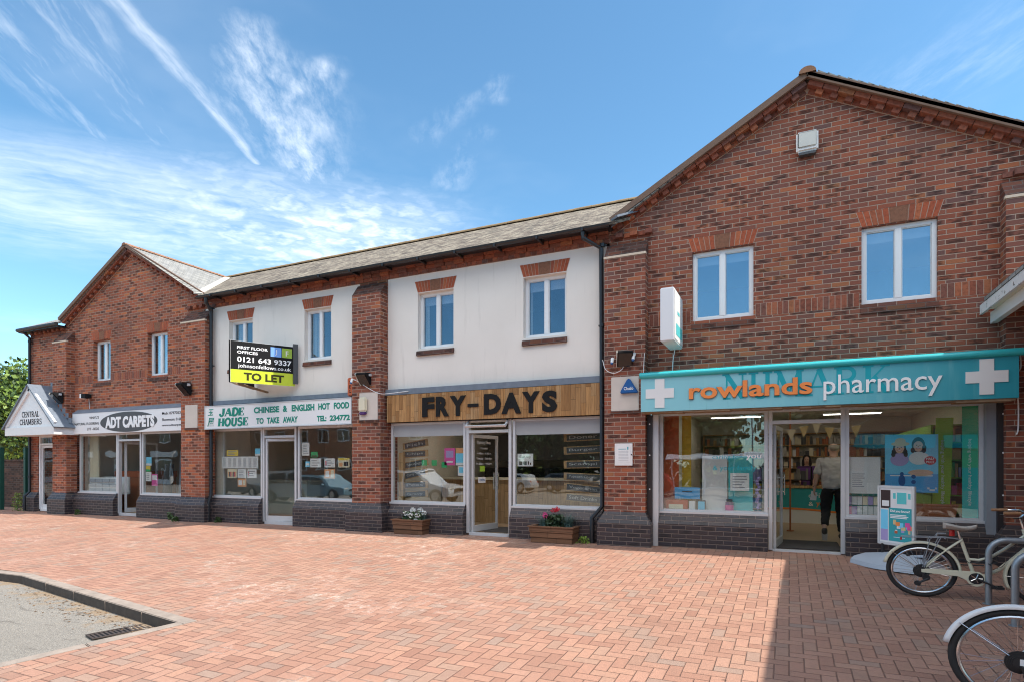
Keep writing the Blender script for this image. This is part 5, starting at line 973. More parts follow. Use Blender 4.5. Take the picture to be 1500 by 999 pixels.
def goods(lab, name, cat, boxes, grp='goods on the pharmacy window ledge'):
    mats = []; mb = MB()
    for (x0, x1, y0, y1, z0, z1, mt) in boxes:
        if M[mt] not in mats: mats.append(M[mt])
        mb.m = mats.index(M[mt]); mb.box(x0, x1, y0, y1, z0, z1)
    return tag(mb.build(name, mats), lab, cat, grp)
goods('blue carrying case behind the white panel', 'blue_case', 'case', [(-1.85, -1.42, .38, .43, .88, 1.08, 'paper blue'), (-1.72, -1.55, .375, .38, 1.0, 1.015, 'print dark')])
goods('orange leaflet box low at the left of the pharmacy window', 'leaflet_box', 'box', [(-2.0, -1.62, .36, .42, .67, .86, 'banner orange'), (-1.95, -1.70, .355, .36, .70, .78, 'paper cream')])
goods('small white carton beside the orange leaflet box', 'carton', 'box', [(-1.60, -1.50, .36, .44, .67, .84, 'paper')])
goods('small dark framed picture card on the pharmacy ledge', 'picture_card', 'card', [(-1.46, -1.32, .36, .37, .67, .86, 'print dark'), (-1.445, -1.335, .355, .36, .69, .84, 'sky blue print')])
t_ = thing('pill_jar', (-.93, .37, .67), 'purple and pink labelled jar on the pharmacy window ledge', 'jar', 'goods on the pharmacy window ledge'); mb = MB(); mb.cyl((-.93,.385,.67),(-.93,.385,.84),.066, n=16); mb.build('jar', M['purple cloth'], t_, smooth=True); mb = MB(); mb.cyl((-.93,.385,.70),(-.93,.385,.79),.068, n=16); mb.build('label_band', M['paper pink'], t_, smooth=True); mb = MB(); mb.cyl((-.93,.385,.84),(-.93,.385,.89),.05, n=14); mb.build('lid', M['print dark'], t_, smooth=True)
t_ = thing('garland', (-.5, .5, .7), 'hanging string of pink paper packets in the pharmacy window', 'garland'); mb = MB(); [mb.ball((-.48 + .02*math.sin(i*2), .45, .75 + .05*i), .035, .02, .03, 7, 5) for i in range(11)]; mb.build('packets', M['paper lilac'], t_); mb = MB(); mb.cyl((-.48,.45,.7),(-.48,.45,2.3),.003, n=5); mb.build('string', M['white upvc'], t_)
cd = thing('card_rack', (1.04, .36, .66), 'rack of greeting cards beside the pharmacy door', 'card rack')
mb = MB(); [mb.box(.82, 1.27, .40, .405, z, z + .005) for z in (.70, .84, .98)]; [mb.box(x, x + .005, .39, .395, .67, 1.02) for x in lin(.82, 1.27, 6)]; mb.build('wire_frame', M['chrome'], cd)
for i in range(6):
    for j in range(2): mb = MB(); mb.box(.83 + .073*i, .895 + .073*i, .37, .375, .70 + .15*j, .83 + .15*j); mb.build('card', M[rng.choice(['paper', 'paper', 'paper lilac', 'paper cream', 'paper green', 'paper pink', 'sky blue print'])], cd)
t_ = thing('plant_trough', (1.9, .45, .66), 'long terracotta coloured trough on the right pharmacy ledge', 'trough'); mb = MB(); mb.prism([(1.55, .66), (2.24, .66), (2.28, .86), (1.5, .86)], 'y', .40, .58); mb.build('trough', M['terracotta'], t_); mb = MB(); mb.box(1.49, 2.29, .39, .59, .86, .88); mb.build('rim', M['terracotta'], t_)
#@@STREET
# ================================================================== STREET OBJECTS
def blades(mb, cx, cy, z, n, h, spread, r):
    for i in range(n):
        a = r.uniform(0, 2*PI); l = h * r.uniform(.6, 1.15); sp_ = spread * r.uniform(.3, 1.1); bx, by = cx + r.gauss(0, .035), cy + r.gauss(0, .035); w_ = .004
        pts = [(bx + math.cos(a)*sp_*t*t, by + math.sin(a)*sp_*t*t*.8, z + l*(t - .35*t*t*(sp_/spread))) for t in (0, .4, .75, 1)]
        px_, py_ = -math.sin(a)*w_, math.cos(a)*w_
        for k in range(3):
            f0, f1 = 1 - k*.3, 1 - (k+1)*.3
            mb.face([(pts[k][0]-px_*f0, pts[k][1]-py_*f0, pts[k][2]), (pts[k][0]+px_*f0, pts[k][1]+py_*f0, pts[k][2]), (pts[k+1][0]+px_*f1, pts[k+1][1]+py_*f1, pts[k+1][2]), (pts[k+1][0]-px_*f1, pts[k+1][1]-py_*f1, pts[k+1][2])])
def planter(x0, x1, y0, y1, z, h, lab):
    t_ = thing('planter_box', ((x0+x1)/2, (y0+y1)/2, z), lab, 'planter', 'wooden planters by the chip shop door'); mb = MB(); T = .03; fl_ = .04
    n = 3
    for k in range(n):                                   # three boards a side, flaring slightly
        za, zb = z + h*k/n + .003, z + h*(k+1)/n - .003; e = fl_ * (k + .5) / n
        mb.box(x0 - e, x1 + e, y0 - e, y0 - e + T, za, zb); mb.box(x0 - e, x1 + e, y1 + e - T, y1 + e, za, zb); mb.box(x0 - e, x0 - e + T, y0 - e + T, y1 + e - T, za, zb); mb.box(x1 + e - T, x1 + e, y0 - e + T, y1 + e - T, za, zb)
    mb.build('boards', M['planter boards'], t_, bevel=.004)
    mb = MB(); mb.box(x0 - .055, x1 + .055, y0 - .055, y0 + .02, z + h, z + h + .022); mb.box(x0 - .055, x1 + .055, y1 - .02, y1 + .055, z + h, z + h + .022); mb.box(x0 - .055, x0 + .02, y0 + .02, y1 - .02, z + h, z + h + .022); mb.box(x1 - .02, x1 + .055, y0 + .02, y1 - .02, z + h, z + h + .022); mb.build('rim', M['planter boards'], t_)
    mb = MB(); mb.box(x0 + .02, x1 - .02, y0 + .02, y1 - .02, z + .01, z + h - .02); mb.build('soil', M['soil'], t_)
def grass_tuft(x, y, z, h, sp, n, lab, grp='blue grass tufts in the planters'):
    t_ = thing('grass_tuft', (x, y, z), lab, 'grass', grp); mb = MB(); blades(mb, x, y, z, n, h, sp, rng); mb.build('blades', M['grass blue'], t_)
def flowering(x, y, z, lab, petal, heads, hr, leafm, nleaf, rad, name):
    t_ = thing(name, (x, y, z), lab, 'flowering plant'); mb = MB()
    for i in range(nleaf): a = rng.uniform(0, 2*PI); q_ = rad * math.sqrt(rng.random()); mb.leaf((x + q_*math.cos(a), y + q_*math.sin(a)*.7, z + rng.uniform(.0, .22)), .075, rng)
    mb.build('leaves', M[leafm], t_)
    for hx, hy, hz in heads:
        mb = MB()
        for i in range(70): d = Vector((rng.gauss(0,1), rng.gauss(0,1), rng.gauss(0,1))).normalized() * hr * rng.uniform(.75, 1); mb.leaf((x + hx + d.x, y + hy + d.y, z + hz + d.z*.8), hr * .5, rng)
        mb.build('flower_head', M[petal], t_)
Z1, Z2 = zg(-7.2, -.1), zg(-4, -.2)
planter(-7.58, -6.88, -.13, .42, Z1, .29, 'wooden planter left of the chip shop door holding white hydrangeas')
grass_tuft(-7.42, .1, Z1 + .26, .24, .2, 150, 'blue grass tuft left of the white hydrangea'); grass_tuft(-6.98, .12, Z1 + .26, .23, .2, 150, 'blue grass tuft right of the white hydrangea'); grass_tuft(-7.2, .28, Z1 + .26, .22, .2, 80, 'blue grass tuft behind the white hydrangea')
flowering(-7.18, .02, Z1 + .26, 'white hydrangea blooming in the planter left of the chip shop door', 'petal white', [(-.17,-.05,.17),(0,-.03,.25),(.1,.1,.24),(-.02,-.10,.13),(.14,-.08,.15),(.22,.05,.18),(.12,-.12,.03),(-.1,.1,.22)], .062, 'leaf mid', 130, .24, 'hydrangea')
planter(-4.38, -3.58, -.22, .35, Z2, .29, 'wooden planter right of the chip shop door holding red geraniums')
grass_tuft(-4.22, .02, Z2 + .26, .26, .24, 170, 'blue grass tuft left of the red geranium'); grass_tuft(-3.72, .02, Z2 + .26, .32, .28, 240, 'large blue grass tuft right of the red geranium'); grass_tuft(-3.55, .2, Z2 + .24, .26, .26, 120, 'blue grass tuft at the right end of the geranium planter')
flowering(-4.0, .02, Z2 + .28, 'red and pink geranium in the planter right of the chip shop door', 'petal red', [(-.02,-.03,.32),(.05,.0,.34),(.0,.05,.31)], .052, 'leaf dark', 260, .2, 'geranium')
g_ = bpy.data.objects['geranium']; mb = MB()
for i in range(90): d = Vector((rng.gauss(0,1), rng.gauss(0,1), rng.gauss(0,1))).normalized() * .05; mb.leaf((-4.17 + d.x, -.05 + d.y, Z2 + .50 + d.z), .028, rng)
o = mb.build('flower_head', M['petal pink'], g_); o['label'] = 'pink flower head'
def weed(x, y, h, lab, n=90, mat='leaf mid', rad=.14):
    t_ = thing('weed', (x, y, zg(x, y)), lab, 'weed', 'weeds at the foot of the walls'); mb = MB()
    for i in range(n): a = rng.uniform(0, 2*PI); k = rng.random(); mb.leaf((x + rad*(1-k*.5)*math.cos(a)*rng.random(), y + rad*.6*math.sin(a)*rng.random(), zg(x, y) + h*k), .05, rng)
    mb.build('leaves', M[mat], t_); mb = MB(); [mb.tube([(x, y, zg(x,y)), (x + rng.gauss(0, .05), y + rng.gauss(0,.03), zg(x,y) + h*.8)], .004, 5) for i in range(4)]; mb.build('stem', M['leaf mid'], t_)
weed(-22.5, .05, .6, 'bushy green weed beside the downpipe at the far left', 260, 'leaf light', .28); weed(-19.2, .02, .14, 'small weed under the left carpet shop window'); weed(-15.05, .05, .2, 'weed under the right carpet shop window'); weed(-14.55, -.16, .14, 'weed at the foot of the pier beside ADT CARPETS', 90); weed(-13.2, .05, .14, 'weed at the foot of the wall under JADE HOUSE', 120); weed(-3.42, -.02, .12, 'weed beside the geranium planter', 110, 'leaf light', .16); weed(-9.35, -7.5, .05, 'tiny weed on the edge of the asphalt bay', 30, 'leaf light', .06)
# bicycles
def arcpts(cx, cz, r, a0, a1, n, y=0): return [(cx + r*math.cos(R(a0 + (a1-a0)*i/n)), y, cz + r*math.sin(R(a0 + (a1-a0)*i/n))) for i in range(n+1)]
def wheel(root, cx, Rw, cass):
    mb = MB(); mb.tube(arcpts(cx, Rw, Rw - .021, 0, 352.5, 47), .021, 10, closed=True); w_ = mb.build('wheel', M['rubber'], root, local=True, smooth=True)
    mb = MB(); mb.tube(arcpts(cx, Rw, Rw - .052, 0, 352.5, 47), .0125, 8, closed=True); mb.build('rim', M['chrome'], w_, local=True, smooth=True)
    mb = MB()
    for i in range(32): a = 2*PI*i/32; b = a + (.35 if i % 4 < 2 else -.35); s_ = .03 if i % 2 else -.03; mb.tube([(cx + .025*math.cos(b), s_, Rw + .025*math.sin(b)), (cx + (Rw-.055)*math.cos(a), 0, Rw + (Rw-.055)*math.sin(a))], .0016, 5, False)
    mb.build('spokes', M['chrome'], w_, local=True); mb = MB(); mb.cyl((cx, -.045, Rw), (cx, .045, Rw), .024, n=12); mb.cyl((cx, -.075, Rw), (cx, .075, Rw), .009, n=8); mb.build('hub', M['chrome'], w_, local=True, smooth=True)
    if cass: mb = MB(); [mb.cyl((cx, -.048 - .007*k, Rw), (cx, -.052 - .007*k, Rw), .075 - .009*k, n=22) for k in range(5)]; mb.build('cassette', M['bike black'], w_, local=True)
def fender(root, cx, Rw, a0, a1, mat):
    mb = MB(); n = 30; prof = [(-.034, -.012), (-.026, .008), (0, .016), (.026, .008), (.034, -.012)]; vs = []
    for i in range(n + 1):
        a = R(a0 + (a1 - a0) * i / n)
        for dy_, dr in prof: r_ = Rw + .016 + dr; vs.append((cx + r_*math.cos(a), dy_, Rw + r_*math.sin(a)))
    mb.raw(vs, [(i*5+j, i*5+j+1, (i+1)*5+j+1, (i+1)*5+j) for i in range(n) for j in range(4)]); f = mb.build('mudguard', M[mat], root, local=True, smooth=True)
    sm = f.modifiers.new('thickness', 'SOLIDIFY'); sm.thickness = .003
    for aa in (a1 - 26,):
        mb = MB(); [mb.tube([(cx, s_*.06, Rw), (cx + (Rw+.02)*math.cos(R(aa)), s_*.036, Rw + (Rw+.02)*math.sin(R(aa)))], .0028, 6) for s_ in (-1, 1)]; mb.build('stay', M['chrome'], f, local=True)
def bicycle(loc, rz, Rw, paint, guard, lab, sx, rack=True):
    root = thing('bicycle', loc, lab, 'bicycle', rz=rz); root.scale = (sx, 1, 1); k = Rw / .315
    wheel(root, 0, Rw, True); wheel(root, 1.02*k, Rw, False); fender(root, 0, Rw, -5, 168, guard); fender(root, 1.02*k, Rw, 40, 205, guard)
    def P(x, y, z): return (x*k, y, z*k)
    mb = MB(); mb.tube([P(.45,0,.275), P(.335,0,.71)], .016, 12)
    for s_ in (-1, 1): mb.tube([P(0, s_*.06, .315), P(.16, s_*.035, .52), P(.345, s_*.016, .70)], .008, 8); mb.tube([P(0, s_*.06, .315), P(.45, s_*.03, .275)], .009, 8)
    mb.tube([P(.45,0,.275), P(.54,0,.30), P(.64,0,.38), P(.76,0,.52), P(.87,0,.66)], .019, 12); mb.tube([P(.395,0,.48), P(.48,0,.475), P(.57,0,.51), P(.70,0,.63), P(.845,0,.78)], .015, 12); mb.tube([P(.54,0,.49), P(.585,0,.335)], .010, 8); mb.tube([P(.89,0,.62), P(.835,0,.85)], .02, 12)
    for s_ in (-1, 1): mb.tube([P(.893, s_*.03, .615), P(.92, s_*.045, .55), P(.98, s_*.05, .38), P(1.02, s_*.055, .315)], [.013,.013,.010,.008], 8)
    mb.build('frame', M[paint], root, local=True, smooth=True)
    mb = MB(); pts = [(-.01, .345), (.10, .352), (.47, .352), (.52, .32), (.535, .27), (.51, .205), (.455, .18), (.40, .20), (.37, .25), (.30, .285), (-.01, .30)]; mb.prism([(a*k, b*k) for a, b in pts], 'y', -.082, -.068); cg = mb.build('chain_guard', M[paint], root, local=True, bevel=.004)
    mb = MB(); mb.cyl(P(.45,-.088,.275), P(.45,-.084,.275), .062*k, n=22); mb.build('chainring', M['bike black'], cg, local=True); mb = MB(); [mb.tube([P(.45,-.09,.275), (.45*k + .05*math.cos(2*PI*i/5), -.09, .275*k + .05*math.sin(2*PI*i/5))], .006, 6) for i in range(5)]; mb.build('spider', M['chrome'], cg, local=True)
    mb = MB(); mb.tube([P(.45,-.10,.275), P(.60,-.115,.205)], [.012, .009], 8); mb.tube([P(.45,.10,.275), P(.30,.115,.345)], [.012, .009], 8); cr_ = mb.build('crank', M['bike black'], root, local=True)
    for c_ in (P(.60,-.17,.205), P(.30,.17,.345)):
        mb = MB(); x, y, z = c_; mb.box(x-.05, x+.05, y-.045, y-.035, z-.014, z+.014).box(x-.05, x+.05, y+.035, y+.045, z-.014, z+.014).box(x-.05, x-.04, y-.035, y+.035, z-.01, z+.01).box(x+.04, x+.05, y-.035, y+.035, z-.01, z+.01); mb.cyl((x, y-.05, z), (x, y+.05, z), .012, n=8); mb.build('pedal', M['bike black'], cr_, local=True)
    mb = MB(); mb.tube([P(.005,-.09,.30), P(.02,-.095,.26)], .014, 8); mb.cyl(P(.035,-.095,.245), P(.035,-.103,.245), .034, n=14); mb.tube([P(.05,-.1,.235), P(-.03,-.1,.18)], .012, 8); mb.cyl(P(-.04,-.095,.175), P(-.04,-.103,.175), .03, n=14); mb.tube([P(-.04,-.1,.145), P(.2,-.08,.155), P(.45,-.08,.215)], .0035, 6); mb.build('derailleur', M['bike black'], root, local=True)
    mb = MB(); mb.tube([P(.335,0,.70), P(.315,0,.80)], .0125, 10); sp_ = mb.build('seat_post', M['chrome'], root, local=True, smooth=True)
    mb = MB(); n = 14; rows = []
    for i in range(n + 1):
        t = i / n; x = .185 + .28*t; hw = (.088 if t < .3 else .088 - .066 * min(1, (t-.3)/.45)) * (math.sqrt(max(0, 1 - (1 - t/.16)**2)) if t < .16 else 1) * (1 if t < .93 else math.sqrt(max(.02, 1 - ((t-.93)/.075)**2))); zt = .855 + .018*math.cos(t*PI*1.6); rows.append([(x, hw*math.cos(R(a)), zt + (.02*math.sin(R(a)) if a >= 0 and a <= 180 else .06*math.sin(R(a))*(.9-.4*t))) for a in range(0, 360, 30)])
    mb.raw([P(*p) for r_ in rows for p in r_], [(i*12+j, i*12+(j+1) % 12, (i+1)*12+(j+1) % 12, (i+1)*12+j) for i in range(n) for j in range(12)] + [tuple(range(11,-1,-1)), tuple(n*12+j for j in range(12))]); mb.build('saddle', M['saddle'], root, local=True, smooth=True)
    mb = MB(); mb.cyl(P(.262,0,.81), P(.262,0,.74), .024, n=12); mb.build('rear_light', M['red lens'], sp_, local=True, smooth=True)
    if rack:
        mb = MB(); [mb.tube([P(-.17, s_, .705), P(.16, s_, .72), P(.27, s_*.5, .715), P(.34, s_*.3, .70)], .005, 6) for s_ in (-.06, .06)]; [mb.tube([P(x, -.065, .708), P(x, .065, .708)], .005, 6) for x in (-.17, -.05, .08, .2)]
        for s_ in (-1, 1): mb.tube([P(0, s_*.068, .325), P(.07, s_*.066, .70)], .0045, 6); mb.tube([P(.005, s_*.068, .325), P(.16, s_*.066, .715)], .0045, 6); mb.tube([P(.02, s_*.068, .32), P(.03, s_*.067, .5)], .0035, 6)
        mb.tube([P(.12,-.06,.715), P(.13,-.05,.76), P(.2,-.05,.765), P(.22,.05,.765), P(.14,.05,.76), P(.12,.06,.715)], .004, 6); rk = mb.build('rack', M['grey steel'], root, local=True)
        mb = MB(); mb.box(-.185*k, -.172*k, -.03, .03, .665*k, .70*k); mb.build('reflector', M['red lens'], rk, local=True)
    mb = MB(); mb.tube([P(.835,0,.85), P(.81,0,.98), P(.84,0,1.02)], .012, 8); mb.tube([P(.66,.29,1.04), P(.76,.28,1.045), P(.85,.2,1.05), P(.86,.08,1.035), P(.84,0,1.02), P(.86,-.08,1.035), P(.85,-.2,1.05), P(.76,-.28,1.045), P(.66,-.29,1.04)], .011, 8); hb = mb.build('handlebar', M['chrome'], root, local=True, smooth=True)
    mb = MB(); mb.tube([P(.80,-.26,1.05), P(.93,-.16,1.0), P(.93,-.03,.86), P(.86,-.03,.74), P(.70,-.022,.60), P(.55,-.022,.475), P(.40,-.022,.44), P(.30,-.03,.56)], .0035, 6); mb.tube([P(.80,.26,1.05), P(.95,.14,1.0), P(.95,0,.8), P(.97,.05,.66)], .0035, 6); mb.tube([P(.86,-.03,.74), P(.66,-.03,.42), P(.45,-.05,.31), P(.1,-.07,.30), P(.0,-.09,.26)], .003, 6); mb.build('cable', M['bike black'], root, local=True)
    for s_ in (-1, 1): mb = MB(); mb.tube([P(.86, s_*.2, 1.03), P(.82, s_*.24, 1.0), P(.70, s_*.285, .985)], .006, 6); mb.build('brake_lever', M['bike black'], hb, local=True)
    for s_ in (-1, 1): mb = MB(); mb.tube([P(.63, s_*.293, 1.04), P(.76, s_*.28, 1.045)], .017, 10); mb.build('grip', M['grip brown'], hb, local=True, smooth=True)
    return root
bicycle((1.37, -2.27, zg(1.37, -2.27)), R(-4), .303, 'bike cream', 'bike cream', 'cream step-through bicycle with brown grips leaning by the bike stands', 1.13)
bicycle((1.375, -5.42, zg(1.375, -5.42)), R(-4), .338, 'fender white', 'fender white', 'white bicycle with white mudguard cut off at the bottom right corner', 1.13, False)
wire([(1.97,-2.44,.40),(1.92,-2.36,.43),(1.99,-2.34,.44),(2.02,-2.43,.42),(1.85,-2.33,.40),(1.72,-2.27,.42),(1.6,-2.26,.40),(1.75,-2.25,.36),(1.93,-2.35,.38)], 'black cable lock looped round the bike stand and the cream bicycle', .007)
bpy.data.objects[[o.name for o in bpy.data.objects if o.get('label','').startswith('black cable lock')][0]].data.materials[0] = M['bike black']
def stand(x, y, lab):
    z = zg(x, y); t_ = thing('bike_stand', (x, y, z), lab, 'bike stand', 'galvanised bike stands'); h = .70; L = .86; r_ = .16
    pts = [(0,0,-.05), (0,0,h-r_)] + [(r_ - r_*math.cos(R(a)), 0, h - r_ + r_*math.sin(R(a))) for a in (15,30,45,60,75,90)] + [(L - r_ + r_*math.sin(R(a)), 0, h - r_ + r_*math.cos(R(a))) for a in (0,15,30,45,60,75,90)] + [(L,0,-.05)]
    mb = MB(); mb.tube(pts, .032, 14); mb.build('hoop', M['galvanised'], t_, local=True, smooth=True); mb = MB(); mb.cyl((0,0,0), (0,0,.006), .055, n=16); mb.cyl((L,0,0), (L,0,.006), .055, n=16); mb.build('collar', M['galvanised'], t_, local=True)
stand(1.96, -2.39, 'bent grey steel bike stand in front of the cream bicycle'); stand(1.96, -3.22, 'bent grey steel bike stand behind the white bicycle')
# swinging pavement sign
zb = zg(1.4, -.55); S = thing('pavement_sign', (1.40, -.55, zb), 'silver framed pavement sign asking Did you know on a grey plastic base', 'pavement sign')
O = Vector((1.17, -.34, .0)); U = Vector((.40, -.42, 0)).normalized(); N = Vector((U.y, -U.x, 0)); V = Vector((0,0,1)); W_ = .56
mb = MB()
for a in ((0,.035,.34,1.18),(W_-.035,W_,.34,1.18),(.035,W_-.035,.34,.375),(.035,W_-.035,1.145,1.18)): fbox(mb, *a, -.03, .012)
mb.build('frame', M['silver frame'], S, bevel=.005); mb = MB(); fbox(mb, .03, W_-.03, .37, 1.15, -.02, .002); mb.build('poster', M['paper'], S)
for nm, mt, a in (('photo_print','print dark',(.05,.20,.86,1.12)),('photo_print','sky blue print',(.05,.16,.56,.84)),('photo_print','paper lilac',(.05,.16,.40,.56)),('photo_print','paper',(.07,.18,.89,.97)),('photo_print','aqua board',(.30,.44,.93,1.09)),('photo_print','aqua board',(.24,.28,1.0,1.08)),('photo_print','aqua board',(.46,.50,1.0,1.08)),('leaflet','teal board',(.175,.515,.40,.87))):
    mb = MB(); fbox(mb, *a, .002, .0035 + (.0012 if nm == 'leaflet' or mt == 'paper' else 0)); mb.build(nm, M[mt], S)
mb = MB(); rg = random.Random(2); mats = ['paper lilac','banner orange','orange letter','paper pink','paper','sky blue print','straw']
for i in range(16): mb.m = rg.randrange(7); a = .20 + .28*rg.random(); b = .51 + .14*rg.random(); fbox(mb, a, a + rg.uniform(.03,.07), b, b + rg.uniform(.03,.07), .005, .0055 + .0003*i)
mb.build('packet_print', [M[x] for x in mats], S)
frn = (O + N*.0048, U, V, N); mb = MB(); text_into(mb, 'Did you know?', .20, .49, .80, .845, .03, .002, frn); [fbox(mb, .20, .20 + l, z, z + .012, .0048, .006) for z, l in ((.765,.24),(.745,.27),(.725,.25))]; fbox(mb, .25, .42, .455, .461, .0048, .006); mb.build('lettering', M['white letter'], S)
mb = MB(); [mb.cyl(O + U*u + V*(zb + .14), O + U*u + V*.35, .022, n=10) for u in (.08, W_ - .1)]; mb.build('spring', M['bike black'], S)
Cb = O + U*(W_/2) - N*.0; mb = MB(); prof = [(0, 0), (1.0, 0), (1.0, .035), (.86, .075), (.55, .105), (.25, .14), (0, .15)]
for sgn in (-1, 1):                       # two curved feet, front and back
    vs = []; n = 10
    for i in range(n + 1):
        t = i / n; u_ = (t - .5) * .98
        for (q_, h_) in [(0, .0), (.42 - .22*abs(2*t-1)**2 + .1*(2*t-1)**4, .0), (.40 - .22*abs(2*t-1)**2 + .1*(2*t-1)**4, .06), (.22, .15 - .05*abs(2*t-1)), (0, .215 - .08*abs(2*t-1))]:
            p = Cb + U*u_ + N*(q_*sgn); vs.append((p.x, p.y, zb + h_))
    mb.raw(vs, [((i*5+j, i*5+(j+1) % 5, (i+1)*5+(j+1) % 5, (i+1)*5+j) if sgn > 0 else ((i+1)*5+j, (i+1)*5+(j+1) % 5, i*5+(j+1) % 5, i*5+j)) for i in range(n) for j in range(5)] + [tuple(range(5)), tuple(n*5+j for j in range(4,-1,-1))])
mb.build('base', M['plastic grey'], S, smooth=True)
mb = MB(); q_ = Cb + U*.22 + N*-.03; mb.tube([q_ + V*(zb+.16) - U*.1, q_ + V*(zb+.20) + U*.16], .02, 8); mb.build('handle', M['plastic grey'], S)
# ================================================================== FAR LEFT: fence posts, boundary wall, trees
for i, (x, y, w_) in enumerate(((-23.62, .1, .17), (-23.2, .62, .13))):
    z = zg(x, y); t_ = thing('fence_post', (x, y, z), ('thick green steel fence post at the far left edge', 'thinner green steel fence post nearer the building')[i], 'fence post', 'green steel fence posts'); mb = MB(); mb.box(x - w_/2, x + w_/2, y - .06, y + .06, z, 2.04); mb.build('post', M['fence green'], t_, bevel=.01); mb = MB(); mb.box(x - w_/2 - .005, x + w_/2 + .005, y - .065, y + .065, 2.04, 2.06); mb.build('cap', M['fence green'], t_); mb = MB(); [mb.cyl((x, y - .063, zz_), (x, y - .072, zz_), .014, n=8) for zz_ in (.5, 1.1, 1.7)]; mb.build('bolt', M['galvanised'], t_)
t_ = thing('boundary_wall', (-27, 1, 0), 'low dark brick boundary wall behind the green fence posts', 'wall'); mb = MB(); mb.box(-60, -22.23, .95, 1.2, -.3, 1.60); mb.build('wall', M['old dark brick'], t_); mb = MB(); mb.box(-60, -22.23, .92, 1.23, 1.60, 1.67); mb.build('coping', M['old dark brick'], t_)
def tree(x, y, h, rad, lab, mat='leaf light', n=5200, ls=.26, seed=1, name='tree', grp=None, trunk=.14):
    rg = random.Random(seed); t_ = thing(name, (x, y, 0), lab, 'tree', grp); mb = MB(); tips = []
    mb.tube([(x, y, -.3), (x + .05*h*rg.uniform(-1,1), y, h*.25), (x, y + .1, h*.55), (x + .1, y, h*.85)], [trunk*h/6, trunk*h/7, trunk*h/12, .02], 9)
    for i in range(13):
        a = rg.uniform(0, 2*PI); z0 = h * rg.uniform(.2, .65); L = rad * rg.uniform(.55, 1.0); e = Vector((x + math.cos(a)*L, y + math.sin(a)*L, z0 + L * rg.uniform(.3, .9))); s0 = Vector((x, y, z0)); md = s0.lerp(e, .5) + Vector((0,0,-.1*L)); mb.tube([s0, md, e], [.05*h/6, .035*h/6, .012], 6); tips.append(e)
    mb.build('trunk', M['bark'], t_)
    cl_ = [(e, rad * rg.uniform(.28, .5)) for e in tips] + [(Vector((x + rad*.8*rg.uniform(-1,1), y + rad*.8*rg.uniform(-1,1), h * rg.uniform(.35, .92))), rad * rg.uniform(.25, .45)) for i in range(16)] + [(Vector((x, y, h*.9)), rad*.35)]
    mb = MB(); mats = [M['leaf light'], M['leaf mid'], M['leaf dark']] if mat == 'leaf light' else [M['leaf mid'], M['leaf dark'], M['leaf dark']]
    for i in range(n):
        c_, r_ = rg.choice(cl_); d = Vector((rg.gauss(0,1), rg.gauss(0,1), rg.gauss(0,1))).normalized() * r_ * rg.random()**.4; mb.m = rg.choices((0,1,2), (5,3,1))[0]; mb.leaf(c_ + d, ls, rg)
    mb.build('crown', mats, t_)
tree(-35.2, 6.5, 6.0, 3.2, 'bright green leafy tree beyond the boundary wall at the far left', n=9000, ls=.24, seed=3); tree(-31.0, 6.5, 4.4, 2.4, 'lower bright green bush beside the porch at the far left', n=7000, ls=.22, seed=5, name='bush'); tree(-42, 12, 7.0, 3.5, 'darker tree behind the bright one at the far left edge', 'leaf mid', 4000, .35, 8)
mb = MB(); rg = random.Random(31)
for i in range(6500): x = rg.uniform(-95, -45); mb.m = rg.choices((0, 1, 2), (3, 2, 2))[0]; hh = 4.6 + 1.5*math.sin(x*.5) + math.sin(x*1.3 + 1); mb.leaf((x, 16 + rg.gauss(0, 1.6), hh * rg.random()**.7), .8, rg)
kind(mb.build('tree_belt', [M['leaf mid'], M['leaf dark'], M['leaf light']]), 'stuff')
# ================================================================== PEOPLE
FOLDS = bpy.data.textures.new('folds', 'CLOUDS'); FOLDS.noise_scale = .11; FOLDS.noise_depth = 2
def skin(name, vs, edges, mat, parent, sub=2, fold=0.):
    if fold: sub = 4
    me = bpy.data.meshes.new(name); me.from_pydata([v_[:3] for v_ in vs], edges, []); o = bpy.data.objects.new(name, me); COL.objects.link(o); o.parent = parent
    sk = o.modifiers.new('skin', 'SKIN'); sk.use_smooth_shade = True
    for i, v_ in enumerate(vs): d = me.skin_vertices[0].data[i]; r_ = v_[3]; d.radius = r_ if isinstance(r_, tuple) else (r_, r_); d.use_root = i == 0
    s_ = o.modifiers.new('sub', 'SUBSURF'); s_.levels = sub; s_.render_levels = sub
    if fold: d_ = o.modifiers.new('folds', 'DISPLACE'); d_.texture = FOLDS; d_.strength = fold; d_.mid_level = .5
    dg = bpy.context.evaluated_depsgraph_get(); me2 = bpy.data.meshes.new_from_object(o.evaluated_get(dg)); o.modifiers.clear(); o.data = me2; me2.materials.clear(); me2.materials.append(M[mat]); bpy.data.meshes.remove(me)
    return o
def hand(vs, ed, wi, d, side):
    """palm and five curled fingers growing from wrist index wi, pointing along d"""
    p = Vector(vs[wi][:3]); d = Vector(d).normalized(); f = Vector((0, 1, 0)); a = d.cross(f).normalized()
    pm = p + d*.055; vs.append((*pm, .028)); pi_ = len(vs) - 1; ed.append((wi, pi_))
    for k, (off, ln) in enumerate(((-.024, .062), (-.008, .072), (.009, .068), (.025, .054))):
        b = pm + f*off + d*.03; m_ = b + d*ln*.5 - a*side*.006; e = m_ + d*ln*.42 - a*side*.022
        i = len(vs); vs += [(*b, .0105), (*m_, .0095), (*e, .008)]; ed += [(pi_, i), (i, i+1), (i+1, i+2)]
    b = p + d*.03 + f*.03; e1 = b + d*.028 + f*.024; e2 = e1 + d*.03 + f*.004; i = len(vs); vs += [(*b, .013), (*e1, .011), (*e2, .009)]; ed += [(pi_, i), (i, i+1), (i+1, i+2)]
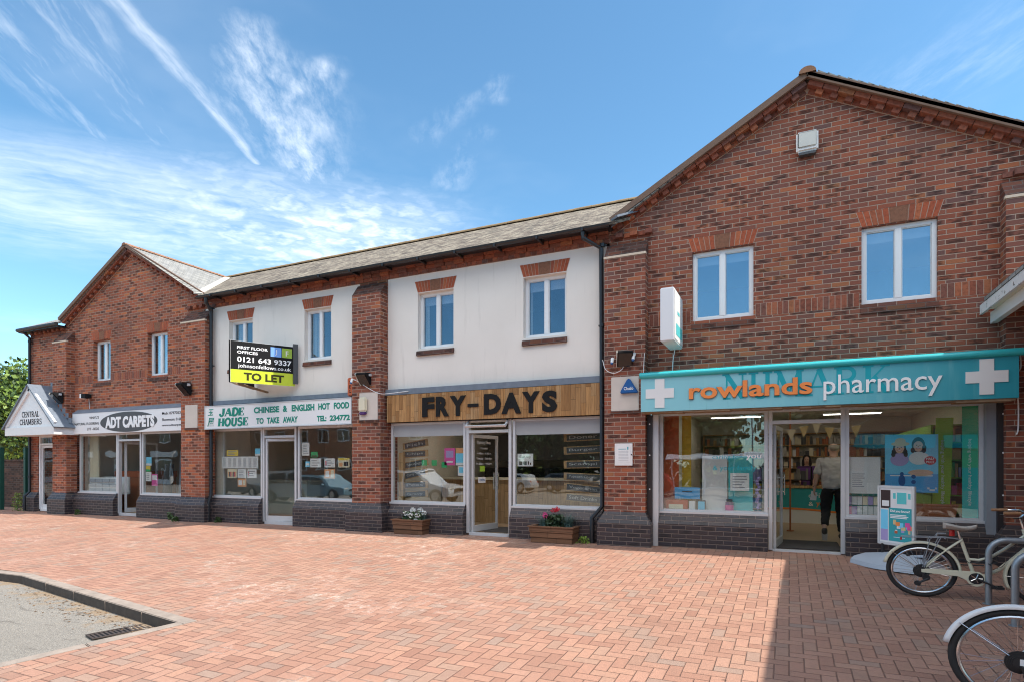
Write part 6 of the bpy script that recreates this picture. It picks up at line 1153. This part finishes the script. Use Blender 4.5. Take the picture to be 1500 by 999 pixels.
man = thing('person', (.765, 2.3, .085), 'man in grey T-shirt and black trousers walking into the pharmacy holding a paper', 'person'); man.scale = (1.12, 1.0, 1.035)
vs = [(0,0,.95,(.14,.10)), (0,0,1.12,(.15,.11)), (0,.01,1.32,(.165,.11)), (0,.02,1.46,(.09,.07)), (0,.035,1.53,(.056,.056)), (0,.055,1.60,(.072,.085)), (0,.06,1.68,(.075,.09)), (0,.055,1.74,(.05,.06)),
      (-.19,.01,1.42,.062), (-.25,-.04,1.17,.046), (-.29,.0,.93,.030), (.19,.01,1.42,.062), (.25,.0,1.16,.046), (.27,.12,.94,.030),
      (-.10,0,.88,.095), (-.12,.03,.50,.06), (-.15,-.27,.22,.042), (-.15,-.20,.08,.035), (.10,0,.88,.095), (.11,.07,.48,.06), (.11,.03,.09,.042), (.12,.17,.04,.035),
      (0,.15,1.62,.013), (-.085,.045,1.63,.018), (.085,.045,1.63,.018), (0,.13,1.56,.03)]
ed = [(0,1),(1,2),(2,3),(3,4),(4,5),(5,6),(6,7),(2,8),(8,9),(9,10),(2,11),(11,12),(12,13),(0,14),(14,15),(15,16),(16,17),(0,18),(18,19),(19,20),(20,21),(5,22),(5,23),(5,24),(5,25)]
hand(vs, ed, 10, (-.1, .1, -1), -1); hand(vs, ed, 13, (.0, .4, -1), 1)
skin('body', vs, ed, 'skin', man)
sh = [(0,0,.84,(.205,.155)), (0,-.005,1.03,(.212,.165)), (0,0,1.20,(.205,.155)), (0,.01,1.34,(.20,.14)), (0,.02,1.44,(.12,.09)), (0,.03,1.495,(.07,.065)), (-.20,.01,1.41,.085), (-.235,-.02,1.27,.078), (-.262,-.035,1.15,.08), (.20,.01,1.41,.085), (.235,0,1.27,.078), (.25,.005,1.17,.075)]
skin('t_shirt', sh, [(0,1),(1,2),(2,3),(3,4),(4,5),(3,6),(6,7),(7,8),(3,9),(9,10),(10,11)], 'shirt grey', man, fold=.05)
tr = [(0,0,1.04,(.165,.12)), (-.10,0,.84,.112), (-.115,.02,.66,.094), (-.12,.035,.50,.08), (-.135,-.12,.36,.072), (-.15,-.25,.25,.068), (.10,0,.84,.112), (.105,.04,.66,.094), (.11,.075,.48,.08), (.11,.05,.28,.07), (.11,.03,.11,.068)]
skin('trousers', tr, [(0,1),(1,2),(2,3),(3,4),(4,5),(0,6),(6,7),(7,8),(8,9),(9,10)], 'trouser black', man, fold=.035)
skin('shoe', [(-.15,-.29,.22,.045), (-.15,-.25,.11,.046), (-.15,-.18,.05,.04)], [(0,1),(1,2)], 'shoe', man); skin('shoe', [(.11,-.01,.05,.05), (.115,.1,.045,.048), (.12,.2,.035,.038)], [(0,1),(1,2)], 'shoe', man)
mb = MB(); T = Matrix.Translation((-.15, -.285, .115)) @ Matrix.Rotation(R(62), 4, 'X'); mb.T = T; mb.prism([(-.035,-.13),(.035,-.13),(.045,-.02),(.046,.08),(.0,.14),(-.046,.08),(-.045,-.02)], 'z', -.022, -.008); mb.build('sole', M['shoe sole'], man, local=True, bevel=.006)
mb = MB(); n = 12
for i in range(4):
    for j in range(n): pass
mb.ball((0, .035, 1.665), .088, .098, .085, 14, 9); hr = mb.build('hair', M['hair grey'], man, local=True, smooth=True)
bm = bmesh.new(); bm.from_mesh(hr.data); bmesh.ops.delete(bm, geom=[v_ for v_ in bm.verts if v_.co.y > .075 or v_.co.z > 1.722 or v_.co.z < 1.592], context='VERTS'); bm.to_mesh(hr.data); bm.free()
mb = MB(); mb.tube([(-.33 + .03*math.cos(2*PI*i/10), .0 + .03*math.sin(2*PI*i/10) - .0, .955 + .008*math.sin(i)) for i in range(10)], .008, 6, closed=True); w_o = mb.build('wristband', M['bike black'], man, local=True); w_o.location.x = .045
t_ = MB(); t_.raw([(.36,2.36,.80),(.47,2.33,.80),(.49,2.36,.95),(.39,2.40,.98)], [(0,1,2,3)]); t_.raw([(.36,2.364,.80),(.47,2.334,.80),(.49,2.364,.95),(.39,2.404,.98)], [(3,2,1,0)]); tag(t_.build('prescription_bag', M['paper']), 'crumpled white paper in the walking man\'s left hand', 'paper')
wm = thing('person', (.40, 6.35, .08), 'woman with dark hair behind the pharmacy counter facing the door', 'person')
vs = [(0,0,.90,(.13,.1)), (0,0,1.1,(.12,.09)), (0,0,1.26,(.13,.09)), (0,0,1.36,(.07,.06)), (0,-.01,1.42,(.045,.045)), (0,-.03,1.49,(.062,.075)), (0,-.03,1.56,(.068,.08)), (0,-.02,1.62,(.05,.06)), (-.16,0,1.33,.055), (-.2,0,1.08,.04), (-.15,-.18,.98,.028), (.16,0,1.33,.055), (.2,0,1.08,.04), (.15,-.18,.98,.028), (0,-.115,1.51,.012), (-.09,0,.82,.09), (-.09,0,.45,.06), (-.09,0,.08,.04), (.09,0,.82,.09), (.09,0,.45,.06), (.09,0,.08,.04), (-.09,-.12,.03,.035), (.09,-.12,.03,.035), (0,-.10,1.45,.025)]
ed = [(0,1),(1,2),(2,3),(3,4),(4,5),(5,6),(6,7),(2,8),(8,9),(9,10),(2,11),(11,12),(12,13),(5,14),(0,15),(15,16),(16,17),(0,18),(18,19),(19,20),(17,21),(20,22),(5,23)]
hand(vs, ed, 10, (.1, -1, -.2), 1); hand(vs, ed, 13, (-.1, -1, -.2), -1)
skin('body', vs, ed, 'skin', wm)
skin('tunic', [(0,0,.80,(.16,.13)), (0,0,1.1,(.145,.11)), (0,0,1.27,(.155,.11)), (0,0,1.36,(.085,.075)), (-.17,0,1.32,.07), (-.2,0,1.15,.06), (.17,0,1.32,.07), (.2,0,1.15,.06)], [(0,1),(1,2),(2,3),(2,4),(4,5),(2,6),(6,7)], 'purple cloth', wm)
skin('trousers', [(0,0,.86,(.14,.11)), (-.09,0,.76,.1), (-.09,0,.12,.07), (.09,0,.76,.1), (.09,0,.12,.07)], [(0,1),(1,2),(0,3),(3,4)], 'trouser black', wm)
mb = MB(); mb.ball((0, .015, 1.56), .095, .10, .105, 14, 9); mb.ball((-.075, .0, 1.44), .04, .06, .13, 10, 7); mb.ball((.075, .0, 1.44), .04, .06, .13, 10, 7); mb.build('hair', M['hair dark'], wm, local=True, smooth=True)
for x in (-.027, .027): mb = MB(); mb.ball((x, -.103, 1.53), .010, .006, .006, 8, 5); mb.build('eye', M['hair dark'], wm, local=True)
mb = MB(); mb.ball((0, -.105, 1.47), .022, .006, .005, 8, 5); mb.build('mouth', M['print red'], wm, local=True)
# ================================================================== ACROSS THE CAR PARK (seen in the shop glass)
GZ = -.545
def car(x, y, rz, paint, lab, suv=False, L=4.5):
    root = thing('parked_car', (x, y, GZ), lab, 'car', 'cars parked across the car park', rz=R(rz)); H = 1.75 if suv else 1.46; W = .92; b = .30 if suv else .24; wh = .37 if suv else .32; wy = .80; f = L / 4.5
    sl = .98 if suv else .86
    low = [(-2.22,b),(-1.75,b)] + [( -1.38 + .40*math.cos(R(a)), wh + .40*math.sin(R(a)) - .02) for a in range(180, -1, -30)] + [(-.95,b),(.95,b)] + [(1.40 + .40*math.cos(R(a)), wh + .40*math.sin(R(a)) - .02) for a in range(180, -1, -30)] + [(1.85,b),(2.22,b+.05),(2.27,.55),(2.20,sl-.16),(1.15,sl),(-2.05,sl+.04),(-2.24,sl-.1),(-2.28,.55)]
    mb = MB(); mb.prism([(p*f, q_) for p, q_ in low], 'y', -W, W); mb.build('body', M[paint], root, local=True, bevel=.05)
    mb = MB(); cab = [(-2.05*f, sl), (1.15*f, sl), (.35*f, H-.06), (-.1*f, H), (-1.5*f, H-.02), (-1.95*f, H-.2)]; n = len(cab); ins = [.0, .0, .16, .17, .17, .14]
    vs = [(p, -W + .03 + i_, q_) for (p, q_), i_ in zip(cab, ins)] + [(p, W - .03 - i_, q_) for (p, q_), i_ in zip(cab, ins)]; mb.raw(vs, [tuple(range(n)), tuple(range(2*n-1, n-1, -1))] + [((i+1) % n, i, n+i, n+(i+1) % n) for i in range(n)]); mb.build('roof', M[paint], root, local=True)
    for s_ in (-1, 1):
        for (a0, a1, b0, b1) in ((-1.55, -.55, -1.35, -.52), (-.45, .85, -.42, .28)):
            z0, z1 = sl + .06, H - .14; yb, yt = s_*(W - .012), s_*(W - .135); mb = MB(); vs = [(a0*f, yb, z0), (a1*f, yb, z0), (b1*f, yt, z1), (b0*f, yt, z1)]; mb.raw(vs, [(0,1,2,3) if s_ < 0 else (3,2,1,0)]); mb.build('side_window', M['car glass'], root, local=True)
        mb = MB(); mb.ball((2.18*f, s_*.66, sl - .22), .08, .2, .07, 10, 7); mb.build('headlight', M['lamp lens'], root, local=True, smooth=True); mb = MB(); mb.ball((-2.22*f, s_*.74, sl - .12), .06, .14, .1, 10, 7); mb.build('tail_light', M['red lens'], root, local=True, smooth=True)
        mb = MB(); mb.ball((.75*f, s_*(W + .08), sl + .08), .09, .1, .07, 10, 6); mb.build('mirror', M[paint], root, local=True, smooth=True)
    mb = MB(); mb.raw([(1.08*f,-W+.10,sl+.03),(1.08*f,W-.10,sl+.03),(.40*f,W-.25,H-.10),(.40*f,-W+.25,H-.10)], [(0,1,2,3)]); mb.build('windscreen', M['car glass'], root, local=True)
    for cx in (-1.38, 1.40):
        for s_ in (-1, 1):
            mb = MB(); mb.cyl((cx*f, s_*(wy-.1), wh), (cx*f, s_*(wy+.11), wh), wh, n=24); w_ = mb.build('wheel', M['rubber'], root, local=True, smooth=True); mb = MB(); mb.cyl((cx*f, s_*(wy+.1), wh), (cx*f, s_*(wy+.118), wh), wh*.66, n=20); mb.build('rim', M['chrome'], w_, local=True)
    mb = MB(); mb.box(2.2*f, 2.285*f, -.5, .5, .52, sl - .28); mb.build('grille', M['black matt'], root, local=True)
car(-18.6, -16.6, 0, 'car white', 'large white off-road car mirrored in the left chip shop window', True, 4.8); car(-24.8, -16.0, 4, 'car blue', 'pale blue grey car mirrored in the takeaway window'); car(-32.5, -17.0, 0, 'car grey', 'dark grey car at the far end of the near parking row')
car(-19.5, -30, 180, 'car white', 'white hatchback in the far parking row', False, 4.1); car(-14.6, -30.5, 0, 'car grey', 'dark car beside the white hatchback in the far row'); car(-9.5, -30.2, 180, 'car red', 'red car in the far parking row')
for i, (x, y, h, r_, sd_) in enumerate(((-20, -39, 9.5, 4.5, 11), (-13, -41, 10.5, 5.0, 12), (-6.5, -36, 9.0, 4.0, 13), (-27, -42, 10, 4.6, 14), (2.5, -40, 8.5, 4.2, 15))): tree(x, y, h, r_, ('tall tree behind the white hatchback', 'tallest tree behind the far parking row', 'tree behind the bus shelter', 'tree beside the brick houses opposite', 'tree at the right of the bus shelter')[i], 'leaf mid', 5200, .62, sd_, 'tree', 'trees across the car park', .2)
hs = thing('terraced_houses', (-45, -40, GZ), 'brick terrace with white windows across the car park', 'houses')
mb = MB(); mb.box(-66, -31, -46, -38, -1, 6.2); mb.build('wall', M['warm red brick'], hs); mb = MB(); mb.prism([(-46.4, 6.2), (-37.6, 6.2), (-42, 9.4)], 'x', -66.3, -30.7); mb.build('roof', M['lichened tiles'], hs)
for x in lin(-64, -33.5, 10):
    for z in (.9, 3.9):
        mb = MB(); mb.box(x - .75, x + .75, -38, -37.93, z, z + 1.3); w_ = mb.build('window', M['white upvc'], hs); mb = MB(); mb.box(x - .66, x - .05, -37.93, -37.92, z + .1, z + 1.2).box(x + .05, x + .66, -37.93, -37.92, z + .1, z + 1.2); mb.build('pane', M['car glass'], w_)
h2 = thing('brick_block', (-66, -33, GZ), 'long brick block with white double doors across the car park', 'building')
mb = MB(); mb.box(-84, -52, -34, -28, -1, 6.5); mb.build('wall', M['old dark brick'], h2); mb = MB(); mb.prism([(-34.4, 6.5), (-27.6, 6.5), (-31, 8.6)], 'x', -84.3, -51.7); mb.build('roof', M['lichened tiles'], h2)
for x in (-78, -71, -64, -57):
    mb = MB(); mb.box(x - 1.2, x + 1.2, -28, -27.9, GZ, 2.1); w_ = mb.build('door', M['white upvc'], h2); mb = MB(); mb.box(x - 1.05, x - .06, -27.9, -27.88, .0, 1.9).box(x + .06, x + 1.05, -27.9, -27.88, .0, 1.9); mb.build('pane', M['car glass'], w_)
    mb = MB(); mb.box(x - .8, x + .8, -28, -27.92, 3.7, 4.9); w_ = mb.build('window', M['white upvc'], h2); mb = MB(); mb.box(x - .7, x - .05, -27.92, -27.9, 3.8, 4.8).box(x + .05, x + .7, -27.92, -27.9, 3.8, 4.8); mb.build('pane', M['car glass'], w_)
    mb = MB(); mb.box(x - 2, x + 2, -28, -27.7, 2.3, 2.9); mb.build('fascia', M['white panel'], h2)
h3 = thing('brick_shop', (8, -25, GZ), 'brick building closing the right side of the car park', 'building'); mb = MB(); mb.box(2.3, 16, -28, -23, -1, 6.2); mb.build('wall', M['red brick'], h3); mb = MB(); mb.prism([(-28.3, 6.2), (-22.7, 6.2), (-25.5, 8.6)], 'x', 2.0, 16.3); mb.build('roof', M['lichened tiles'], h3)
for x in (4.6, 8.2, 11.8):
    mb = MB(); mb.box(x - 1.2, x + 1.2, -23, -22.92, .3, 2.2); w_ = mb.build('window', M['charcoal'], h3); mb = MB(); mb.box(x - 1.1, x + 1.1, -22.92, -22.9, .4, 2.1); mb.build('pane', M['car glass'], w_); mb = MB(); mb.box(x - 1.6, x + 1.6, -23, -22.85, 2.3, 2.9); mb.build('fascia', M['teal dark'], h3)
mb = MB(); rg = random.Random(21)
for i in range(9000): x = rg.uniform(-34, 34); mb.m = rg.choices((0, 1, 2), (2, 3, 2))[0]; hh = 4.2 + 1.6*math.sin(x*.55) + 1.1*math.sin(x*1.37 + 2); mb.leaf((x, -46 + rg.gauss(0, 1.2), GZ + hh * rg.random()**.7), .95, rg)
kind(mb.build('tree_belt', [M['leaf mid'], M['leaf dark'], M['leaf light']]), 'stuff')
bs_ = thing('bus_shelter', (-4.2, -28.6, GZ), 'white framed bus shelter with curved roof across the car park', 'bus shelter'); mb = MB(); [mb.cyl((x, y, GZ), (x, y, GZ + 2.4), .05, n=8) for x in (-7, -5.1, -3.2, -1.4) for y in (-29.3,)]; mb.cyl((-7, -29.3, GZ + .5), (-1.4, -29.3, GZ + .5), .04, n=8); mb.build('posts', M['white upvc'], bs_)
mb = MB(); rp = [(-29.5 + 1.9*i/8, GZ + 2.4 + .45*math.sin(PI*(.15 + .75*i/8)) - .2) for i in range(9)]; mb.prism(rp + [(a, b + .06) for a, b in reversed(rp)], 'x', -7.2, -1.2); mb.build('roof', M['plastic grey'], bs_)
for i, (x, y) in enumerate(((-9.0, -24), (-2.2, -33))): t_ = thing('lamp_post', (x, y, GZ), ('globe lamp post in the car park', 'tall lantern post behind the bus shelter')[i], 'lamp post'); mb = MB(); mb.cyl((x, y, GZ), (x, y, 4.6 + i), .07, .045, 10); mb.build('post', M['galvanised'], t_, smooth=True); mb = MB(); mb.ball((x, y, 4.75 + i), .24, .24, .24, 14, 9); mb.build('globe', M['lamp lens'], t_, smooth=True)
